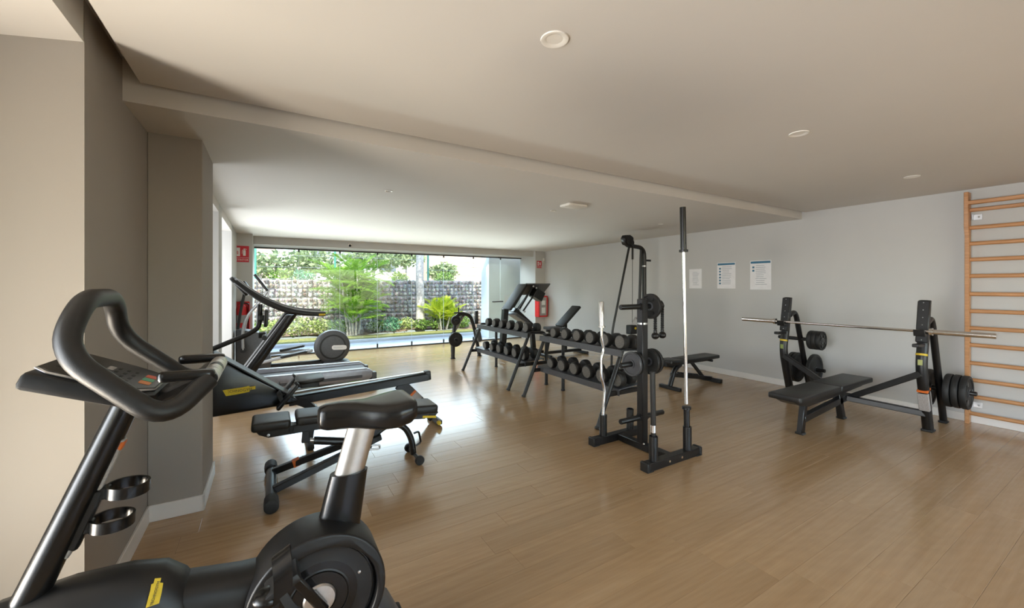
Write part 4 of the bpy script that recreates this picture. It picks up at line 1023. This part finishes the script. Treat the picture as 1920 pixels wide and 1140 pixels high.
d = B().box((-.018, yr, 1.215), (.03, .22, .15), M.Rotation(.06, 3, 'Y'), bev=.008, seg=2).box((-.05, yr, 1.215), (.05, .05, .05), bev=.006).done('console', 'plastic', t)
B().box((-.0015, yr, 1.217), (.003, .19, .12), M.Rotation(.06, 3, 'Y')).done('screen', 'screen', d, ang=0)
B().cyl((-.03, yr-.20, 1.055), (-.03, yr+.20, 1.055), .020, n=12).box((-.05, yr, 1.06), (.06, .06, .05), bev=.008).done('pull_handle', 'grip', t)

# ------------------------------------------------------------------ treadmill
t = thing('treadmill', (.4, 6.7, 0), 'grey treadmill with black slanted uprights and curved handrails', 'treadmill')
y0, y1 = 6.33, 7.05; ym = (y0+y1)/2
B().box((.48, ym, .20), (1.66, .52, .05), bev=.01).done('deck', 'plastic', t)
B().box((.48, ym, .229), (1.64, .50, .006)).done('running_belt', 'belt', t)
for y in (y0+.055, y1-.055):
    B().prism([(-.42, .10), (1.30, .10), (1.36, .15), (1.36, .215), (1.30, .262), (-.42, .285)], (0, y, 0), (1, 0, 0), (0, 0, 1), .10, bev=.012, seg=2).done('side_rail', 'deckside', t)
    B().box((.45, y, .278), (1.66, .075, .006), M.Rotation(.0135, 3, 'Y')).done('rail_grip', 'silver', t)
    B().box((1.375, y, .13), (.07, .12, .15), bev=.012, seg=2).done('rear_cap', 'graph', t)
    b = B()
    for x in (1.34, -.35): b.cyl((x, y, 0), (x, y, .11), .03)
    b.done('foot', 'rubber', t)
B().box((.45, y0+.002, .16), (1.5, .006, .04)).done('side_stripe', 'graph', t, ang=0)
B().loft([[(-.95, ym-.3, .06), (-.95, ym+.3, .06), (-.95, ym+.3, .20), (-.95, ym-.3, .20)], [(-.80, ym-.35, .05), (-.80, ym+.35, .05), (-.80, ym+.35, .36), (-.80, ym-.35, .36)], [(-.40, ym-.35, .05), (-.40, ym+.35, .05), (-.40, ym+.35, .38), (-.40, ym-.35, .38)], [(-.33, ym-.34, .10), (-.33, ym+.34, .10), (-.33, ym+.34, .29), (-.33, ym-.34, .29)]]).done('motor_hood', 'graph', t, ang=30)
for y in (y0+.03, y1-.03):
    B().loft([[(-.30+ax*.085, y+ay*.04, .25) for ax, ay in arc(0, 0, 1, 0, 2*PI*15/16, 15)], [(.275+ax*.072, y+ay*.036, 1.11) for ax, ay in arc(0, 0, 1, 0, 2*PI*15/16, 15)]]).done('upright', 'gloss', t)
    hr = fil([(-.37, y, 1.565), (-.22, y, 1.43), (-.05, y, 1.305), (.20, y, 1.175), (.45, y, 1.115), (.70, y, 1.10)], .2, 6)
    n = len(hr); B().tube(hr, [.030+.012*math.sin(PI*min(1, i/(n-1)*1.05)) for i in range(n)], 14, up=(0, 0, 1)).done('handrail', 'plastic', t)
    B().tube([V(p)+V((0, 0, .036)) for p in hr], .012, 8).done('handrail_trim', 'silver', t)
    B().box((.655, y-.034 if y < ym else y+.034, 1.10), (.085, .006, .028), bev=.002).done('yellow_label', 'yellow', t)
c_ = B().prism(rrect(.30, .62, .05), (-.33, ym, 1.50), (.60, 0, -.75), (0, 1, 0), .05, bev=.012, seg=2).done('console', 'plastic', t)
B().prism(rrect(.22, .46, .03), (-.312, ym, 1.523), (.60, 0, -.75), (0, 1, 0), .006).done('screen', 'screen', c_, ang=0)
B().cyl((.05, y0+.05, 1.24), (.05, y1-.05, 1.24), .022, n=12).done('front_bar', 'plastic', t)

# ------------------------------------------------------------------ elliptical trainer
t = thing('elliptical_trainer', (.3, 8.3, 0), 'grey elliptical trainer with large rear disc before the glass front', 'elliptical trainer')
ye = 8.3
B().prism([(-.47, .05), (.02, .05), (.05, .20), (-.02, .52), (-.14, .72), (-.45, .79), (-.47, .76)], (0, ye, 0), (1, 0, 0), (0, 0, 1), .34, bev=.03, seg=2).done('front_housing', 'graph', t)
B().lathe([(0, -.11), (.22, -.11), (.275, -.10), (.305, -.075), (.312, -.03), (.312, .03), (.305, .075), (.275, .10), (.22, .11), (0, .11)], (1.03, ye, .372), (0, 1, 0), 40).done('drive_disc', 'graph', t)
B().lathe([(.20, -.1125), (.215, -.114), (.23, -.1115)], (1.03, ye, .372), (0, 1, 0), 40, cap=False).done('disc_groove', 'plastic', t)
B().prism(rrect(.26, .085, .04), (1.14, ye-.113, .355), (1, 0, -.05), (0, 0, 1), .006).done('badge', 'white', t); text('TECHNOGYM', .033, (1.14, ye-.117, .355), (1, 0, -.05), (0, 0, 1), 'greyink', t)
B().box((1.10, ye, .05), (.46, .36, .10), bev=.03, seg=2).done('rear_base', 'graph', t)
B().box((.55, ye, .09), (1.1, .12, .09), bev=.02).done('main_beam', 'plastic', t)
B().box((-.22, ye, .035), (.12, .58, .07), bev=.02).done('front_foot', 'rubber', t)
for sg in (-1, 1):
    y = ye+sg*.26
    B().tube(fil([(-.36, y, .45), (-.37, y, .76), (-.31, y, 1.01), (-.12, y, 1.235), (-.02, y, 1.41)], .2, 6), .023, 12).done('swing_arm', 'silver', t)
    B().tube(fil([(-.012, y, 1.425), (-.045, y, 1.47), (-.20, y, 1.70)], .05), .021, 12).done('hand_grip', 'grip', t)
    B().beam((-.34, y, .22+.05*sg), (.68, y, .33-.03*sg), .06, .05, bev=.012).done('pedal_arm', 'silver', t)
    B().prism(rrect(.42, .15, .05), (.38, y, .335+.02*sg), (1, 0, .16), (0, 1, 0), .04, bev=.012).done('pedal', 'plastic', t)
    B().lathe([(.0, -.02), (.04, -.02), (.04, .02), (0, .02)], (-.36, y, .44), (0, 1, 0), 16).done('pivot_cap', 'plastic', t)
B().tube(fil([(-.44, ye-.1, .78), (-.40, ye-.1, 1.1), (-.33, ye-.1, 1.47)], .1), .022, 10).done('console_post', 'plastic', t)
B().prism(rrect(.20, .34, .04), (-.31, ye, 1.50), (.5, 0, -.8), (0, 1, 0), .04, bev=.012).done('console', 'plastic', t)

# ------------------------------------------------------------------ arched plate loaded machine by the glass
t = thing('arched_machine', (3.6, 7.85, 0), 'black arched plate loaded machine near the glass front', 'gym machine')
ya = 7.85
B().tube(fil([(3.285, ya, .0), (3.30, ya, .55), (3.355, ya, .88), (3.50, ya, .935), (3.68, ya, .88), (3.78, ya, .60), (3.90, ya, 0)], .16, 7), .038, 14).done('arch_frame', 'black', t)
b = B()
for x in (3.285, 3.90): b.cyl((x, ya, 0), (x, ya, .02), .05)
b.done('foot_cap', 'rubber', t)
B().beam((3.52, ya, .90), (3.58, ya+.75, .40), .06, .06, bev=.008).done('spine_beam', 'black', t)
B().beam((3.58, ya+.74, .45), (3.58, ya+.74, 0), .06, .06, bev=.008).done('rear_leg', 'black', t)
B().cyl((3.40, ya-.03, .94), (3.40, ya-.03, 1.06), .014).cyl((3.30, ya-.03, .95), (3.52, ya-.03, .95), .016).done('pull_handle', 'grip', t)
B().beam((3.80, ya-.06, .70), (3.80, ya-.06, .98), .06, .06, bev=.008).done('side_upright', 'black', t)
B().prism(rrect(.10, .28, .03), (3.83, ya-.10, .46), (1, 0, .2), (-.25, 0, 1), .08, bev=.015).done('knee_pad', 'graph', t)
for z in (.41, .80): B().lathe([(.024, 0), (.024, .22)], (3.295, ya-.03, z), (0, -1, 0), 14).done('peg', 'black', t)
plate((3.295, ya-.12, .41), (0, 1, 0), .15, .05, 'black weight plate on the lower peg of the arched machine', 'plates on the arched machine', holes=3)
plate((3.295, ya-.12, .80), (0, 1, 0), .10, .05, 'small black weight plate on the upper peg of the arched machine', 'plates on the arched machine')

# ------------------------------------------------------------------ leg press
t = thing('leg_press', (4.95, 7.8, 0), 'black leg press machine with raised tilted footplate behind the dumbbell racks', 'gym machine')
yl = 7.78
B().beam((4.53, yl, .985), (4.97, yl, 1.545), .36, .055, up=(1, 0, 0), bev=.012, seg=2).done('back_board', 'rubber', t)
B().prism([(-.34, -.21), (.34, -.21), (.34, .21), (-.34, .21)], (5.29, yl+.02, 1.435), (1, 0, 0), (0, .80, -.60), .03, bev=.006).done('foot_plate', 'tray', t)
B().box((5.30, yl-.08, 1.31), (.26, .22, .22), M.Rotation(.5, 3, 'Y'), bev=.01).done('pivot_box', 'black', t)
for dy in (-.14, .14):
    B().cyl((4.76, yl+dy, .97), (5.14, yl+dy, 1.50), .024, n=12).done('guide_rod', 'black', t)
    B().cyl((4.88, yl+dy, .95), (5.30, yl+dy, 1.45), .020, n=12).done('support_strut', 'black', t)
for x, z in ((4.78, .985), (4.9, .94), (5.14, 1.50), (5.22, 1.46)): B().ball((x, yl-.17, z), .022, sub=2).done('pivot_bolt', 'alu', t)
B().beam((4.70, yl, .98), (5.22, yl, .56), .16, .12, bev=.012).done('carriage_beam', 'black', t)
B().beam((5.20, yl, .60), (5.26, yl, .0), .10, .10, up=(0, 1, 0), bev=.008).done('front_column', 'black', t)
B().beam((4.50, yl, 1.0), (4.42, yl, .0), .12, .12, up=(0, 1, 0), bev=.008).done('rear_column', 'black', t)
B().prism(rrect(.40, .36, .04), (4.80, yl-.05, .80), (.82, 0, -.5), (0, 1, 0), .07, bev=.015, seg=2).done('seat_pad', 'tray', t)
B().beam((4.36, yl-.25, .03), (5.35, yl-.25, .03), .08, .06, bev=.01).beam((4.36, yl+.2, .03), (5.35, yl+.2, .03), .08, .06, bev=.01).beam((4.42, yl-.25, .04), (4.42, yl+.2, .04), .08, .06).beam((5.26, yl-.25, .04), (5.26, yl+.2, .04), .08, .06).done('base_frame', 'black', t)

# ------------------------------------------------------------------ incline bench
t = thing('incline_bench', (5.5, 7.05, 0), 'incline bench with raised dark back pad, behind the nearer dumbbell rack', 'weight bench')
yi = 7.05
B().beam((5.44, yi, .63), (5.93, yi, 1.05), .28, .06, bev=.015, seg=2).done('back_pad', 'rubber', t)
B().prism(rrect(.34, .28, .04), (5.26, yi, .60), (1, 0, -.02), (0, 1, 0), .06, bev=.015, seg=2).done('seat_pad', 'tray', t)
B().beam((5.10, yi, .55), (5.50, yi, .55), .06, .05, bev=.006).done('seat_frame', 'black', t)
B().beam((5.52, yi, .62), (5.85, yi, .90), .05, .04, bev=.006).done('back_frame', 'black', t)
B().beam((5.62, yi, .72), (5.62, yi, .10), .05, .05, up=(0, 1, 0), bev=.006).done('adjuster_strut', 'black', t)
B().beam((5.20, yi, .55), (5.08, yi, .05), .06, .06, up=(0, 1, 0), bev=.006).done('front_leg', 'black', t)
B().beam((5.05, yi, .08), (6.05, yi, .08), .06, .06, bev=.006).done('spine_beam', 'black', t)
for x in (5.05, 6.05): B().beam((x, yi-.24, .03), (x, yi+.24, .03), .06, .06, bev=.01).done('floor_beam', 'black', t)

# ------------------------------------------------------------------ cable column
t = thing('cable_machine', (5.88, 5.1, 0), 'tall black cable pulley column by the right wall', 'gym machine')
yc = 5.1
B().tube(fil([(5.88, yc, .0), (5.88, yc, 2.20), (5.50, yc, 2.225)], .16, 7), .038, 14).done('column', 'black', t)
B().box((5.88, yc, .02), (.24, .24, .04), bev=.006).beam((5.0, yc, .03), (6.45, yc, .03), .08, .06, bev=.006).beam((5.04, yc-.3, .03), (5.04, yc+.3, .03), .08, .06, bev=.006).beam((6.42, yc-.3, .03), (6.42, yc+.3, .03), .08, .06, bev=.006).done('base_frame', 'black', t)
B().prism([(-.10, -.03), (.02, -.10), (.10, -.06), (.10, .08), (.02, .12), (-.10, .11), (-.14, .05)], (5.46, yc, 2.29), (1, 0, 0), (0, 0, 1), .10, bev=.012).done('pulley_head', 'black', t)
b = B()
for x, z in ((5.42, 2.29), (5.50, 2.27)): b.lathe([(.0, -.062), (.055, -.062), (.045, -.05), (.045, .05), (.055, .062), (0, .062)], (x, yc, z), (0, 1, 0), 20)
b.done('pulley_wheels', 'plastic', t)
B().tube(fil([(5.49, yc, 2.20), (5.085, yc, .74), (5.06, yc, .06)], .1), .020, 10).done('front_strut', 'black', t)
B().cyl((5.80, yc, 2.17), (5.74, yc, .80), .026, n=12).done('guide_rail', 'black', t)
B().cyl((5.555, yc-.02, 2.10), (5.55, yc-.02, .84), .0055, n=6).done('cable', 'graph', t); B().cyl((5.555, yc-.02, 2.19), (5.555, yc-.02, 1.98), .018, n=10).done('cable_stop', 'rubber', t)
B().beam((5.89, yc, 1.975), (6.05, yc, 1.975), .03, .035, bev=.004).done('side_lever', 'black', t)
B().lathe([(.0395, -.012), (.0395, .012)], (5.88, yc, 1.87), (0, 0, 1), 18, cap=False).done('collar_band', 'alu', t)
B().box((5.53, yc-.02, .735), (.16, .12, .16), bev=.01).done('carriage', 'black', t); B().lathe([(0, -.012), (.022, -.01), (.022, 0)], (5.56, yc-.08, .76), (0, 1, 0), 14).done('yellow_knob', 'yellow', t)
B().tube(fil([(5.55, yc-.02, .84), (5.62, yc-.02, .95), (5.70, yc-.02, .90)], .03), .012, 8).done('hook', 'alu', t)
